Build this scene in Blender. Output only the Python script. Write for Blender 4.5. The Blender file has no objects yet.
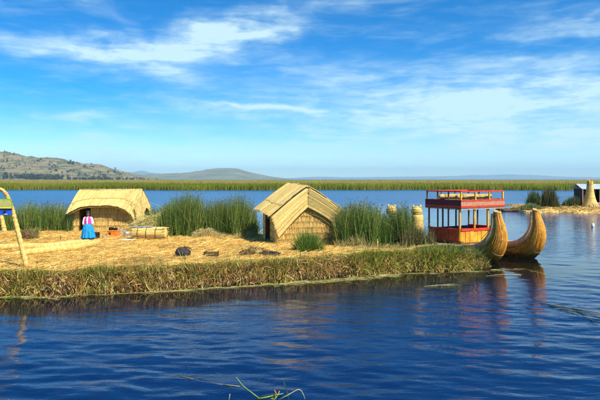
import bpy, math, random
import numpy as np
from mathutils import Vector, Matrix

rng = np.random.default_rng(11)
random.seed(5)
R = math.radians
scene = bpy.context.scene
col = scene.collection

# ------------------------------------------------------------------ camera, sky, sun, exposure
FPX, CAMH, HZ = 576.0, 4.0, 179.0          # focal length in photo pixels, eye height above the lake, horizon row
cd = bpy.data.cameras.new('camera')
cam = bpy.data.objects.new('camera', cd); col.objects.link(cam)
cd.sensor_width = 36.0; cd.lens = FPX / 600 * 36.0
cd.shift_y = -(200 - HZ) / 600
cd.clip_start = 0.1; cd.clip_end = 90000
cam.location = (0, 0, CAMH); cam.rotation_euler = (R(90), 0, 0)
scene.camera = cam

SUN_EL, SUN_AZ = 47.0, 133.0               # azimuth from +Y towards +X: the sun stands behind us on the right
sdir = Vector((math.sin(R(SUN_AZ)) * math.cos(R(SUN_EL)), math.cos(R(SUN_AZ)) * math.cos(R(SUN_EL)), math.sin(R(SUN_EL))))
sl = bpy.data.lights.new('sun', 'SUN'); sl.energy = 5.0; sl.angle = R(0.5); sl.color = (1.0, 0.95, 0.86)
so = bpy.data.objects.new('sun', sl); col.objects.link(so)
so.rotation_euler = (-sdir).to_track_quat('-Z', 'Y').to_euler(); so.location = (30, -30, 40)

scene.view_settings.view_transform = 'Standard'
scene.view_settings.look = 'None'
scene.view_settings.exposure = 0.65
scene.view_settings.gamma = 1.0
scene.view_settings.use_curve_mapping = False
scene.cycles.use_denoising = True
scene.cycles.max_bounces = 5
scene.cycles.diffuse_bounces = 2
scene.cycles.glossy_bounces = 3
scene.cycles.transparent_max_bounces = 6
scene.cycles.volume_bounces = 0
scene.cycles.sample_clamp_indirect = 6.0

class NB:
    """small node-expression helper"""
    def __init__(s, tree): s.t = tree; s.n = tree.nodes; s.l = tree.links
    def node(s, typ, **kw):
        n = s.n.new(typ)
        for k, v in kw.items(): setattr(n, k, v)
        return n
    def put(s, sock, v):
        if hasattr(v, 'is_output') or isinstance(v, bpy.types.NodeSocket): s.l.new(v, sock)
        else: sock.default_value = v
    def m(s, op, a, b=0.0, c=0.0, clamp=False):
        n = s.node('ShaderNodeMath', operation=op, use_clamp=clamp)
        s.put(n.inputs[0], a); s.put(n.inputs[1], b); s.put(n.inputs[2], c)
        return n.outputs[0]
    def noise(s, vec, scale, detail=4.0, rough=0.5, dist=0.0):
        n = s.node('ShaderNodeTexNoise')
        s.put(n.inputs['Vector'], vec); n.inputs['Scale'].default_value = scale
        n.inputs['Detail'].default_value = detail; n.inputs['Roughness'].default_value = rough
        n.inputs['Distortion'].default_value = dist
        return n.outputs['Fac']
    def mapping(s, vec, scale=(1, 1, 1), rot=(0, 0, 0), loc=(0, 0, 0)):
        n = s.node('ShaderNodeMapping')
        s.put(n.inputs['Vector'], vec)
        n.inputs['Scale'].default_value = scale; n.inputs['Rotation'].default_value = rot; n.inputs['Location'].default_value = loc
        return n.outputs[0]
    def mix(s, f, a, b):
        n = s.node('ShaderNodeMix', data_type='RGBA')
        s.put(n.inputs[0], f); s.put(n.inputs[6], a); s.put(n.inputs[7], b)
        return n.outputs[2]
    def ramp(s, f, lo, hi):
        n = s.node('ShaderNodeMapRange', interpolation_type='SMOOTHSTEP')
        s.put(n.inputs[0], f); n.inputs[1].default_value = lo; n.inputs[2].default_value = hi
        return n.outputs[0]

def build_world():
    w = bpy.data.worlds.new('World'); scene.world = w; w.use_nodes = True
    b = NB(w.node_tree); b.n.clear()
    out = b.node('ShaderNodeOutputWorld'); bg = b.node('ShaderNodeBackground')
    tc = b.node('ShaderNodeTexCoord'); d = tc.outputs['Generated']
    sky = b.node('ShaderNodeTexSky', sky_type='NISHITA')
    sky.sun_disc = False; sky.sun_elevation = R(SUN_EL); sky.sun_rotation = R(SUN_AZ)
    sky.altitude = 2000; sky.air_density = 1.0; sky.dust_density = 0.2; sky.ozone_density = 1.0
    # thin mountain air: the blue deepens quickly above the horizon
    vec = b.mapping(d, scale=(1, 1, 1.15)); nrm = b.node('ShaderNodeVectorMath', operation='NORMALIZE')
    b.l.new(vec, nrm.inputs[0]); b.l.new(nrm.outputs[0], sky.inputs[0])
    hs = b.node('ShaderNodeHueSaturation'); hs.inputs['Saturation'].default_value = 1.75; hs.inputs['Value'].default_value = 1.0
    b.l.new(sky.outputs[0], hs.inputs['Color'])
    tin = b.node('ShaderNodeVectorMath', operation='MULTIPLY'); b.l.new(hs.outputs[0], tin.inputs[0]); tin.inputs[1].default_value = (.84, 1.04, 1.10)
    sep = b.node('ShaderNodeSeparateXYZ'); b.l.new(d, sep.inputs[0])
    x, y, z = sep.outputs
    wv = b.mapping(d, scale=(3, 3, 9))
    wn = b.noise(wv, 1.6, 3, 0.5); wn2 = b.noise(b.mapping(d, scale=(4, 4, 8), loc=(7, 3, 1)), 2.4, 4, 0.55)
    az = b.m('ADD', b.m('ARCTAN2', x, y), b.m('MULTIPLY', b.m('SUBTRACT', wn, 0.5), 0.26))
    el = b.m('ADD', b.m('ARCSINE', z), b.m('MULTIPLY', b.m('SUBTRACT', wn2, 0.5), 0.085))
    streak = b.noise(b.mapping(d, scale=(2.6, 2.6, 17), rot=(0, R(4), 0)), 2.2, 9, 0.62, 0.5)
    fine = b.noise(b.mapping(d, scale=(5, 5, 22), rot=(0, R(-7), 0)), 4.0, 7, 0.65, 0.3)
    tex = b.m('ADD', b.m('MULTIPLY', streak, 0.65), b.m('MULTIPLY', fine, 0.35))
    tot = None
    # (photo column, photo row, half width px, half height px, slope, weight): the cirrus banks in view
    for px, py, sx, sy, sl_, wt in ((70, 47, 100, 9, 0.04, 1.0), (190, 44, 75, 13, 0.16, 1.0), (245, 31, 42, 10, 0.12, .95), (160, 66, 26, 14, -0.2, 0.6),
                                    (70, 121, 50, 7, 0.0, 0.65), (400, 92, 180, 25, -0.05, 0.68), (560, 108, 150, 26, 0.0, 1.02), (430, 128, 230, 10, -0.04, 0.75),
                                    (300, 112, 140, 5, -0.06, 0.75), (330, 148, 330, 8, 0.0, 0.5), (560, 142, 150, 9, 0.0, 0.65),
                                    (585, 28, 60, 6, -0.1, 0.5), (310, 18, 40, 7, 0.3, 0.4), (110, 14, 30, 10, -0.6, 0.3), (300, 163, 800, 12, 0.0, 0.62), (560, 60, 60, 7, -0.05, .45)):
        a0 = math.atan((px - 300) / FPX); e0 = math.atan((HZ - py) / math.hypot(FPX, px - 300))
        da = b.m('SUBTRACT', az, a0)
        gx = b.m('POWER', b.m('ABSOLUTE', b.m('MULTIPLY', da, FPX / sx)), 2.0)
        de = b.m('SUBTRACT', b.m('SUBTRACT', el, e0), b.m('MULTIPLY', da, sl_))
        gy = b.m('POWER', b.m('ABSOLUTE', b.m('MULTIPLY', de, FPX / sy)), 2.0)
        g = b.m('MULTIPLY', b.m('EXPONENT', b.m('MULTIPLY', b.m('ADD', gx, gy), -1.0)), wt)
        tot = g if tot is None else b.m('ADD', tot, g)
    # thin cirrus goes on over the rest of the sky
    gen = b.m('MULTIPLY', b.ramp(tex, 0.42, 0.8), 0.25)
    mask = b.m('MULTIPLY', tot, b.m('ADD', b.m('MULTIPLY', b.ramp(tex, 0.3, 0.72), 0.85), 0.2))
    mask = b.m('MINIMUM', b.m('ADD', mask, gen), 0.8)
    mask = b.m('MULTIPLY', mask, b.ramp(z, -0.02, 0.03))
    colr = b.mix(mask, tin.outputs[0], (4.9, 6.5, 6.6, 1))
    b.l.new(colr, bg.inputs['Color']); bg.inputs['Strength'].default_value = 0.108
    b.l.new(bg.outputs[0], out.inputs[0])
build_world()

# ------------------------------------------------------------------ helpers
def at(x, y, z):
    """point of height z that the photo shows at pixel (x, y)"""
    Y = (CAMH - z) * FPX / (y - HZ)
    return Vector(((x - 300) * Y / FPX, Y, z))
def atd(x, y, Y):
    return Vector(((x - 300) * Y / FPX, Y, CAMH - (y - HZ) * Y / FPX))

def tag(o, label=None, cat=None, group=None, kind=None):
    if label: o['label'] = label
    if cat: o['category'] = cat
    if group: o['group'] = group
    if kind: o['kind'] = kind
    return o

def empty(name, loc, rz=0.0, label=None, cat=None, group=None):
    o = bpy.data.objects.new(name, None); col.objects.link(o)
    o.location = loc; o.rotation_euler = (0, 0, rz); o.empty_display_size = 0.2
    return tag(o, label, cat, group)

def link_mesh(name, me, parent=None):
    o = bpy.data.objects.new(name, me); col.objects.link(o)
    if parent is not None: o.parent = parent
    return o

def bulk(name, V, Fq, mat, parent=None, cols=None, smooth=False):
    """mesh from numpy verts (n,3) and equal-sided faces (m,k)"""
    V = np.asarray(V, dtype=np.float32); Fq = np.asarray(Fq, dtype=np.int32)
    me = bpy.data.meshes.new(name)
    me.vertices.add(len(V)); me.vertices.foreach_set('co', V.ravel())
    k = Fq.shape[1]
    me.loops.add(Fq.size); me.loops.foreach_set('vertex_index', Fq.ravel())
    me.polygons.add(len(Fq)); me.polygons.foreach_set('loop_start', np.arange(0, Fq.size, k, dtype=np.int32))
    me.polygons.foreach_set('loop_total', np.full(len(Fq), k, dtype=np.int32))
    if smooth: me.polygons.foreach_set('use_smooth', np.ones(len(Fq), dtype=bool))
    me.update(calc_edges=True)
    if cols is not None:
        a = me.color_attributes.new('tint', 'FLOAT_COLOR', 'POINT')
        c4 = np.ones((len(V), 4), dtype=np.float32); c4[:, :3] = cols
        a.data.foreach_set('color', c4.ravel())
    me.materials.append(mat)
    return link_mesh(name, me, parent)

class MB:
    def __init__(s): s.v = []; s.f = []; s.sm = []
    def add(s, vs, fs, smooth=False):
        o = len(s.v); s.v += [tuple(v) for v in vs]
        s.f += [tuple(i + o for i in f) for f in fs]; s.sm += [smooth] * len(fs)
        return s
    def box(s, x0, x1, y0, y1, z0, z1, bev=0.0):
        if bev <= 0:
            vs = [(x, y, z) for z in (z0, z1) for y in (y0, y1) for x in (x0, x1)]
            return s.add(vs, [(0, 2, 3, 1), (4, 5, 7, 6), (0, 1, 5, 4), (2, 6, 7, 3), (0, 4, 6, 2), (1, 3, 7, 5)])
        b = min(bev, (x1 - x0) * .45, (y1 - y0) * .45, (z1 - z0) * .45)
        import bmesh
        bm = bmesh.new(); bmesh.ops.create_cube(bm, size=1)
        for v in bm.verts:
            v.co = ((x0 + x1) / 2 + v.co.x * (x1 - x0), (y0 + y1) / 2 + v.co.y * (y1 - y0), (z0 + z1) / 2 + v.co.z * (z1 - z0))
        bmesh.ops.bevel(bm, geom=list(bm.edges), offset=b, segments=2, affect='EDGES', profile=.6)
        bm.verts.index_update()
        s.add([v.co[:] for v in bm.verts], [[v.index for v in f.verts] for f in bm.faces], True); bm.free(); return s
    def tube(s, pts, rad, n=8, squash=None, ridges=0.0, up=None, caps=True, smooth=True):
        pts = [Vector(p) for p in pts]; K = len(pts)
        if not hasattr(rad, '__len__'): rad = [rad] * K
        tang = [(pts[min(i + 1, K - 1)] - pts[max(i - 1, 0)]).normalized() for i in range(K)]
        ref = Vector(up) if up else (Vector((0, 0, 1)) if abs(tang[0].z) < .9 else Vector((0, 1, 0)))
        a = (ref - tang[0] * ref.dot(tang[0])).normalized()
        vs = []
        for i in range(K):
            a = (a - tang[i] * a.dot(tang[i])).normalized(); c = tang[i].cross(a)
            for j in range(n):
                ph = 2 * math.pi * j / n
                r = rad[i] * (1 + (ridges if j % 2 else -ridges))
                sq = squash[i] if squash else 1.0
                vs.append(pts[i] + a * (math.cos(ph) * r) + c * (math.sin(ph) * r * sq))
        fs = [(i * n + j, i * n + (j + 1) % n, (i + 1) * n + (j + 1) % n, (i + 1) * n + j) for i in range(K - 1) for j in range(n)]
        if caps: fs += [tuple(range(n - 1, -1, -1)), tuple((K - 1) * n + j for j in range(n))]
        return s.add(vs, fs, smooth)
    def bar(s, a, b, r, n=8): return s.tube([a, b], r, n)
    def lathe(s, prof, cx=0, cy=0, n=20, wob=None):
        vs = []
        for (r, z) in prof:
            for j in range(n):
                ph = 2 * math.pi * j / n; rr = r * (wob(ph, z) if wob else 1)
                vs.append((cx + rr * math.cos(ph), cy + rr * math.sin(ph), z))
        K = len(prof)
        fs = [(i * n + j, i * n + (j + 1) % n, (i + 1) * n + (j + 1) % n, (i + 1) * n + j) for i in range(K - 1) for j in range(n)]
        fs += [tuple(range(n - 1, -1, -1)), tuple((K - 1) * n + j for j in range(n))]
        return s.add(vs, fs, True)
    def ball(s, c, r, n=14, m=9, jit=0.0):
        c = Vector(c); r = Vector(r) if hasattr(r, '__len__') else Vector((r, r, r))
        vs = [c + Vector((0, 0, -r.z))]
        for i in range(1, m):
            t = math.pi * i / m - math.pi / 2
            for j in range(n):
                p = 2 * math.pi * j / n; k = 1 + random.uniform(-jit, jit)
                vs.append(c + Vector((r.x * math.cos(t) * math.cos(p), r.y * math.cos(t) * math.sin(p), r.z * math.sin(t))) * k)
        vs.append(c + Vector((0, 0, r.z))); L = len(vs) - 1
        fs = [(0, 1 + (j + 1) % n, 1 + j) for j in range(n)]
        fs += [(1 + i * n + j, 1 + i * n + (j + 1) % n, 1 + (i + 1) * n + (j + 1) % n, 1 + (i + 1) * n + j) for i in range(m - 2) for j in range(n)]
        fs += [(L, 1 + (m - 2) * n + j, 1 + (m - 2) * n + (j + 1) % n) for j in range(n)]
        return s.add(vs, fs, True)
    def build(s, name, mat, parent=None):
        me = bpy.data.meshes.new(name); me.from_pydata(s.v, [], s.f)
        me.polygons.foreach_set('use_smooth', s.sm); me.materials.append(mat); me.update()
        return link_mesh(name, me, parent)

def norm(a): return a / np.maximum(np.linalg.norm(a, axis=-1, keepdims=True), 1e-9)

def ribbons(base, tip, bend, width, cols, segs=2, face=None):
    """flat tapering blades: base/tip (N,3), bend = sideways offset of the middle, returns verts, quads, colours"""
    N = len(base); t = np.linspace(0, 1, segs + 1)
    P = base[:, None] * (1 - t)[None, :, None] + tip[:, None] * t[None, :, None] + bend[:, None] * (4 * t * (1 - t))[None, :, None]
    d = norm(tip - base)
    if face is None:
        face = norm(rng.normal(size=(N, 3)))
    sd = norm(np.cross(d, face))
    w = width[:, None] * (1 - 0.8 * t ** 1.6)[None, :] * 0.5
    V = np.stack([P - sd[:, None] * w[..., None], P + sd[:, None] * w[..., None]], axis=2).reshape(-1, 3)
    b0 = (np.arange(N) * (segs + 1) * 2)[:, None] + np.arange(segs)[None] * 2
    Fq = np.stack([b0, b0 + 1, b0 + 3, b0 + 2], -1).reshape(-1, 4)
    return V, Fq, np.repeat(cols, (segs + 1) * 2, axis=0)

def stalks(P, w, nrm, cols):
    """three-sided stalks along polylines P (N,K,3); nrm (N,3) outward"""
    N, K, _ = P.shape
    d = norm(P[:, -1] - P[:, 0]); sd = norm(np.cross(d, nrm))
    o = np.stack([-sd * w[:, None], sd * w[:, None], nrm * (w * 1.3)[:, None]], 1)
    V = (P[:, :, None] + o[:, None]).reshape(-1, 3)
    b0 = ((np.arange(N) * K)[:, None] + np.arange(K - 1)[None]) * 3
    q = [np.stack([b0 + i, b0 + (i + 1) % 3, b0 + 3 + (i + 1) % 3, b0 + 3 + i], -1) for i in range(3)]
    return V, np.concatenate([a.reshape(-1, 4) for a in q]), np.repeat(cols, K * 3, axis=0)

def pick(pal, N, jit=0.15, p=None):
    pal = np.array(pal); c = pal[rng.choice(len(pal), N, p=p)]
    return c * (1 + rng.uniform(-jit, jit, (N, 1)))

# ------------------------------------------------------------------ materials
def base_mat(name):
    m = bpy.data.materials.new(name); m.use_nodes = True
    b = NB(m.node_tree); p = b.n['Principled BSDF']; return m, b, p

def mat_noise(name, c1, c2, scale=6.0, rough=0.8, bump=0.3, bscale=None, stretch=(1, 1, 1), lo=.35, hi=.65, spec=.3, metal=0.0, coord='Object', dist=0.02):
    m, b, p = base_mat(name)
    tc = b.node('ShaderNodeTexCoord'); v = b.mapping(tc.outputs[coord], scale=stretch)
    f = b.ramp(b.noise(v, scale, 5, .6), lo, hi)
    b.l.new(b.mix(f, (*c1, 1), (*c2, 1)), p.inputs['Base Color'])
    p.inputs['Roughness'].default_value = rough; p.inputs['Specular IOR Level'].default_value = spec; p.inputs['Metallic'].default_value = metal
    if bump:
        bn = b.node('ShaderNodeBump'); bn.inputs['Strength'].default_value = bump; bn.inputs['Distance'].default_value = dist
        b.l.new(b.noise(v, bscale or scale * 4, 4, .6), bn.inputs['Height']); b.l.new(bn.outputs[0], p.inputs['Normal'])
    return m

def mat_tint(name, trans=0.2, rough=0.75, spec=.25, nscale=9.0, var=.35):
    """colour of each blade or stalk comes from its own tint, slightly mottled"""
    m, b, p = base_mat(name)
    at_ = b.node('ShaderNodeAttribute', attribute_name='tint')
    tc = b.node('ShaderNodeTexCoord')
    n = b.noise(tc.outputs['Object'], nscale, 3, .6)
    k = b.m('ADD', b.m('MULTIPLY', n, var * 2), 1 - var)
    mul = b.node('ShaderNodeVectorMath', operation='SCALE'); b.l.new(at_.outputs['Color'], mul.inputs[0]); b.l.new(k, mul.inputs['Scale'])
    b.l.new(mul.outputs[0], p.inputs['Base Color'])
    p.inputs['Roughness'].default_value = rough; p.inputs['Specular IOR Level'].default_value = spec
    if trans:
        t = b.node('ShaderNodeBsdfTranslucent'); b.l.new(mul.outputs[0], t.inputs['Color'])
        mx = b.node('ShaderNodeMixShader'); mx.inputs[0].default_value = trans
        b.l.new(p.outputs[0], mx.inputs[1]); b.l.new(t.outputs[0], mx.inputs[2])
        b.l.new(mx.outputs[0], b.n['Material Output'].inputs['Surface'])
    return m

M = {}
M['stalk'] = mat_tint('dry_reed_stalk', 0.12, .65, .35)
M['blade'] = mat_tint('reed_blade', 0.22, .6, .35)
M['litter'] = mat_tint('straw_litter', 0.15, .75, .25, 3.0)
M['far_blade'] = mat_tint('far_reed', 0.15, .8, .1, .02, .45)
M['island'] = mat_noise('trodden_straw', (.44, .25, .06), (.80, .50, .12), 3.0, .9, .8, 30)
M['bank'] = mat_noise('wet_rotting_reed', (.02, .013, .007), (.07, .045, .018), 4, .85, .8, 25)
M['thatch_base'] = mat_noise('thatch_mat', (.34, .23, .08), (.52, .37, .14), 5, .85, .6, 40)
M['wall_base'] = mat_noise('reed_wall_backing', (.40, .22, .05), (.55, .32, .08), 6, .9, .4)
M['rope'] = mat_noise('straw_rope', (.33, .21, .07), (.5, .34, .12), 20, .85, .4, 60)
M['wood_dark'] = mat_noise('dark_wood', (.05, .03, .018), (.10, .06, .03), 8, .7, .3)
M['roll'] = mat_noise('golden_reed_roll', (.60, .37, .085), (.78, .53, .16), 7, .7, .5, 40, (1, 1, 1))
M['puma'] = mat_noise('pale_reed_weave', (.56, .35, .08), (.76, .52, .15), 9, .75, .6, 45)
M['black'] = mat_noise('soot_black', (.008, .008, .009), (.02, .019, .019), 12, .5, .2)
M['stone'] = mat_noise('dark_rubber_sack', (.018, .015, .015), (.05, .04, .038), 9, .75, .6, 20)
M['peat'] = mat_noise('brown_root_clump', (.05, .028, .012), (.16, .09, .03), 11, .9, .9, 18)
M['grey_metal'] = mat_noise('aluminium_pot', (.45, .47, .48), (.62, .64, .66), 10, .35, .1, spec=.5, metal=.7)
M['orange'] = mat_noise('orange_clay', (.62, .16, .02), (.75, .22, .03), 12, .7, .2)
M['bluegrey'] = mat_noise('bluegrey_cloth', (.12, .17, .22), (.22, .28, .33), 9, .9, .6)
M['white'] = mat_noise('white_enamel', (.68, .67, .63), (.8, .79, .76), 10, .5, .1)
M['grey_cover'] = mat_noise('grey_sacking', (.16, .17, .16), (.30, .30, .27), 12, .9, .6, 40)

# ------------------------------------------------------------------ lake
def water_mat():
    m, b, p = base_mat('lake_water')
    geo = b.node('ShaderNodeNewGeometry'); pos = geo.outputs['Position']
    att = b.node('ShaderNodeAttribute', attribute_name='tint')     # dark shallows with the bank's dark reflection painted in, blue where it is deep
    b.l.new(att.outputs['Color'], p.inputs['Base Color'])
    sp = b.node('ShaderNodeSeparateXYZ'); b.l.new(pos, sp.inputs[0])
    opn = b.ramp(sp.outputs[1], 30, 110)                 # the open lake beyond the island is choppier
    b.l.new(b.m('ADD', b.m('MULTIPLY', opn, .24), .025), p.inputs['Roughness']); p.inputs['IOR'].default_value = 1.333
    a1 = b.noise(b.mapping(pos, scale=(.5, 1.5, 1), rot=(0, 0, R(18))), 1.5, 5, .55, .4)
    a2 = b.noise(b.mapping(pos, scale=(.8, 1.8, 1), rot=(0, 0, R(14))), 5.0, 3, .5, .2)
    hgt = b.m('ADD', b.m('MULTIPLY', a1, .05), b.m('MULTIPLY', a2, .004))
    gust = b.ramp(b.noise(b.mapping(pos, scale=(.03, .08, 1)), 1.0, 3), .3, .7)
    bn = b.node('ShaderNodeBump'); bn.inputs['Distance'].default_value = 1.0
    ss = b.node('ShaderNodeSeparateColor'); b.l.new(att.outputs['Color'], ss.inputs[0])
    shelter = b.m('ADD', b.m('MULTIPLY', b.ramp(ss.outputs[2], .006, .07), .85), .15)
    b.l.new(b.m('MULTIPLY', b.m('ADD', b.m('MULTIPLY', gust, .35), .4), shelter), bn.inputs['Strength'])
    b.l.new(hgt, bn.inputs['Height']); b.l.new(bn.outputs[0], p.inputs['Normal'])
    return m
M['water'] = water_mat()

def build_lake():
    xs = np.arange(-34, 38.01, 0.11)
    ys = [5.0]
    while ys[-1] < 80: ys.append(ys[-1] + max(.035, ys[-1] * .0052))
    ys = np.array(ys)
    X, Y = np.meshgrid(xs, ys); Z = np.zeros_like(X)
    w = np.random.default_rng(3)
    for i in range(90):
        lam = math.exp(w.uniform(math.log(.30), math.log(2.2)))
        th = (w.normal(-.38, .33) if i % 3 else w.normal(.15, .8)) - math.pi / 2
        k = 2 * math.pi / lam; a = .0054 * lam ** .82 * w.uniform(.5, 1.2) / 4.0
        Z += a * np.sin(k * (X * math.cos(th) + Y * math.sin(th)) + w.uniform(0, 7))
    # gusts and calmer patches, and the sheltered water close under the reed bank
    gx = .75 + .35 * np.sin(X * .21 + 1.3 * np.sin(Y * .33)) * np.sin(Y * .45 + .6 * np.sin(X * .17))
    calm = np.clip((np.interp(X, FX, FY) - Y) / 5.5, .2, 1.35)
    calm = np.where(Y > np.interp(X, FX, FY), .6, calm)
    edge = np.clip(np.minimum.reduce([X + 34, 38 - X, Y - 5, 80 - Y]) / 4.0, 0, 1)
    Z *= gx * calm * edge
    V = np.stack([X, Y, Z], -1).reshape(-1, 3); nx, ny = len(xs), len(ys)
    i = (np.arange(ny - 1)[:, None] * nx + np.arange(nx - 1)[None]).ravel()
    Fq = np.stack([i, i + 1, i + nx + 1, i + nx], -1)
    x0, x1, y0, y1 = xs[0], xs[-1], ys[0], ys[-1]; B = 29000; T = 25500; S = -1500
    ex = np.array([(-B, S, 0), (B, S, 0), (B, y0, 0), (-B, y0, 0), (-B, y1, 0), (B, y1, 0), (B, T, 0), (-B, T, 0), (x0, y0, 0), (x0, y1, 0), (x1, y0, 0), (x1, y1, 0)])
    n0 = len(V)
    Fe = np.array([(0, 1, 2, 3), (4, 5, 6, 7), (3, 8, 9, 4), (10, 2, 5, 11)]) + n0
    shal_refl = np.array([.0035, .0045, .004]); deep = np.array([.0006, .015, .064]); opn = np.array([.004, .06, .17])  # near-bank tint darkened so bank and boat reflections read dark
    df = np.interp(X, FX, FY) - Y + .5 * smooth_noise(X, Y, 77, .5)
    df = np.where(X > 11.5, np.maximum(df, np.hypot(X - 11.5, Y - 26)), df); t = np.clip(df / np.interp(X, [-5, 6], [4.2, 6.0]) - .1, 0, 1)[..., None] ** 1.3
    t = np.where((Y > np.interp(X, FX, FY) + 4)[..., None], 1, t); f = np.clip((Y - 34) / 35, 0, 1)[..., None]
    tc = (shal_refl * (1 - t) + deep * t) * (1 - f) + opn * f
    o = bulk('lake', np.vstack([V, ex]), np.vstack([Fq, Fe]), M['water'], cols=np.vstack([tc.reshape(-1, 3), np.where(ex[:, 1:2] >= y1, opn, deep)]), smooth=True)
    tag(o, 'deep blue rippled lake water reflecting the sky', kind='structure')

# front (water) edge and back edge of the reed island, as Y over X
FPTS = [(-45, 19.3), (-14, 19.2)] + [tuple(at(x, y, 0)[:2]) for x, y in ((0, 298), (50, 297), (100, 295), (150, 291.5), (200, 288), (250, 284.5), (300, 281), (340, 277), (380, 274), (420, 271.5), (450, 271), (478, 269.5))] + [(8.75, 26.35)]
FX = np.array([p[0] for p in FPTS]); FY = np.array([p[1] for p in FPTS])
BP = [(-45, 38), (-22, 38), (-15, 39.2), (-14.6, 41.5), (-8.5, 41.5), (-7.2, 39), (-6, 36), (-4, 34.8), (-2.5, 35), (0, 35.5), (2, 34.5), (3, 33), (4.5, 31), (5.6, 29.3), (6.4, 28.1), (7.2, 27.2), (8.3, 26.6), (8.75, 26.4)]
BX = np.array([p[0] for p in BP]); BY = np.array([p[1] for p in BP])
def smooth_noise(X, Y, seed=0, s=1.0):
    r = np.random.default_rng(seed); z = 0
    for i in range(10):
        k = r.uniform(.6, 3.2) * s; th = r.uniform(0, 6.28)
        z = z + np.sin(k * (X * math.cos(th) + Y * math.sin(th)) + r.uniform(0, 6.28)) / 10 ** .5
    return z
def wig(X): return .16 * np.sin(X * 1.7) + .1 * np.sin(X * 4.1 + 1) + .06 * np.sin(X * 9.3)
GZ = 0.75
def ground(X, Y):
    X = np.asarray(X, float); Y = np.asarray(Y, float)
    df = Y - (np.interp(X, FX, FY) + wig(X)); db = np.interp(X, BX, BY) - Y
    zf = np.interp(df, [-.2, 0, .12, .35, .7, 1.1], [-.6, -.3, .22, .52, .70, .75])
    zb = np.interp(db, [-.2, 0, .4, 1.0], [-.6, -.3, .35, .75])
    z = np.minimum(zf, zb)
    return z + .035 * smooth_noise(X, Y, 4) * np.clip((z - .3) * 2, 0, 1)
def gz(x, y): return float(ground(x, y))

build_lake()

def build_island():
    xs = np.concatenate([np.arange(-45, -24, 1.0), np.arange(-24, 8.75, .14)]); xs = np.append(xs, 8.74)
    tt = np.concatenate([[-.2, 0, .06, .12, .22, .35, .5, .7, .9, 1.1]])
    mid = np.linspace(0, 1, 60)[1:-1]; bt = np.array([1.0, .7, .4, .2, 0, -.2])
    rows = []
    for x in xs:
        f = np.interp(x, FX, FY) + wig(x); bk = np.interp(x, BX, BY); L = max(bk - f, .3); sc = min(1, L / 2.4)
        a = f + tt * sc; c = bk - bt * sc
        rows.append(np.concatenate([a, a[-1] + (c[0] - a[-1]) * mid, c]))
    Y = np.array(rows); X = np.repeat(xs[:, None], Y.shape[1], 1)
    Z = ground(X, Y); V = np.stack([X, Y, Z], -1).reshape(-1, 3); ny = Y.shape[1]
    i = (np.arange(len(xs) - 1)[:, None] * ny + np.arange(ny - 1)[None]).ravel()
    o = bulk('island_ground', V, np.stack([i, i + ny, i + ny + 1, i + 1], -1), M['island'], smooth=True)
    tag(o, 'trodden golden straw ground of the floating reed island', kind='structure')
    o.data.materials.append(M['bank'])
    mi = np.zeros(len(o.data.polygons), dtype=np.int32); jj = np.tile(np.arange(ny - 1), len(xs) - 1)
    mi[(jj < 6) | (jj > ny - 5)] = 1
    o.data.polygons.foreach_set('material_index', mi)
build_island()

# straw lying on the island
def build_litter():
    N = 95000
    X = rng.uniform(-24, 7.5, N); f = np.interp(X, FX, FY) + .55; bk = np.interp(X, BX, BY) - .6
    Y = f + (bk - f) * rng.random(N) ** 1.25
    th = rng.normal(0.05, .7, N); L = rng.uniform(.18, .6, N)
    d = np.stack([np.cos(th), np.sin(th), rng.normal(.02, .13, N)], -1)
    b = np.stack([X, Y, ground(X, Y) + rng.uniform(.0, .035, N)], -1)
    tip = b + d * L[:, None]
    tip[:, 2] = np.maximum(tip[:, 2], ground(tip[:, 0], tip[:, 1]) + .004)
    patch = smooth_noise(X, Y, 9, .8)
    straw = pick([(.88, .58, .15), (.78, .48, .10), (.90, .69, .26), (.54, .31, .07), (.84, .50, .12), (.34, .18, .05)], N, .18, [.3, .24, .16, .12, .13, .05])
    green = pick([(.25, .27, .07), (.38, .36, .11), (.16, .20, .05)], N, .2)
    g = rng.random(N) < np.clip(.05 + .16 * (patch > .9) + .35 * ((Y - f) < .35) + .3 * (X > 2.2) + .22 * (X > 3.5), 0, .75)
    cols = np.where(g[:, None], green, straw) * np.where(smooth_noise(X, Y, 15, .45) > .75, .72, 1.0)[:, None]
    up = np.tile([0, 0, 1.0], (N, 1)) + rng.normal(0, .35, (N, 3))
    bend = np.stack([rng.normal(0, .03, N), rng.normal(0, .03, N), rng.uniform(0, .05, N)], -1)
    V, Fq, c = ribbons(b, tip, bend, rng.uniform(.012, .028, N), cols, 2, norm(up))
    tag(bulk('straw_litter', V, Fq, M['litter'], cols=c), 'loose golden cut straw strewn over the island', kind='stuff')
build_litter()

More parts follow.
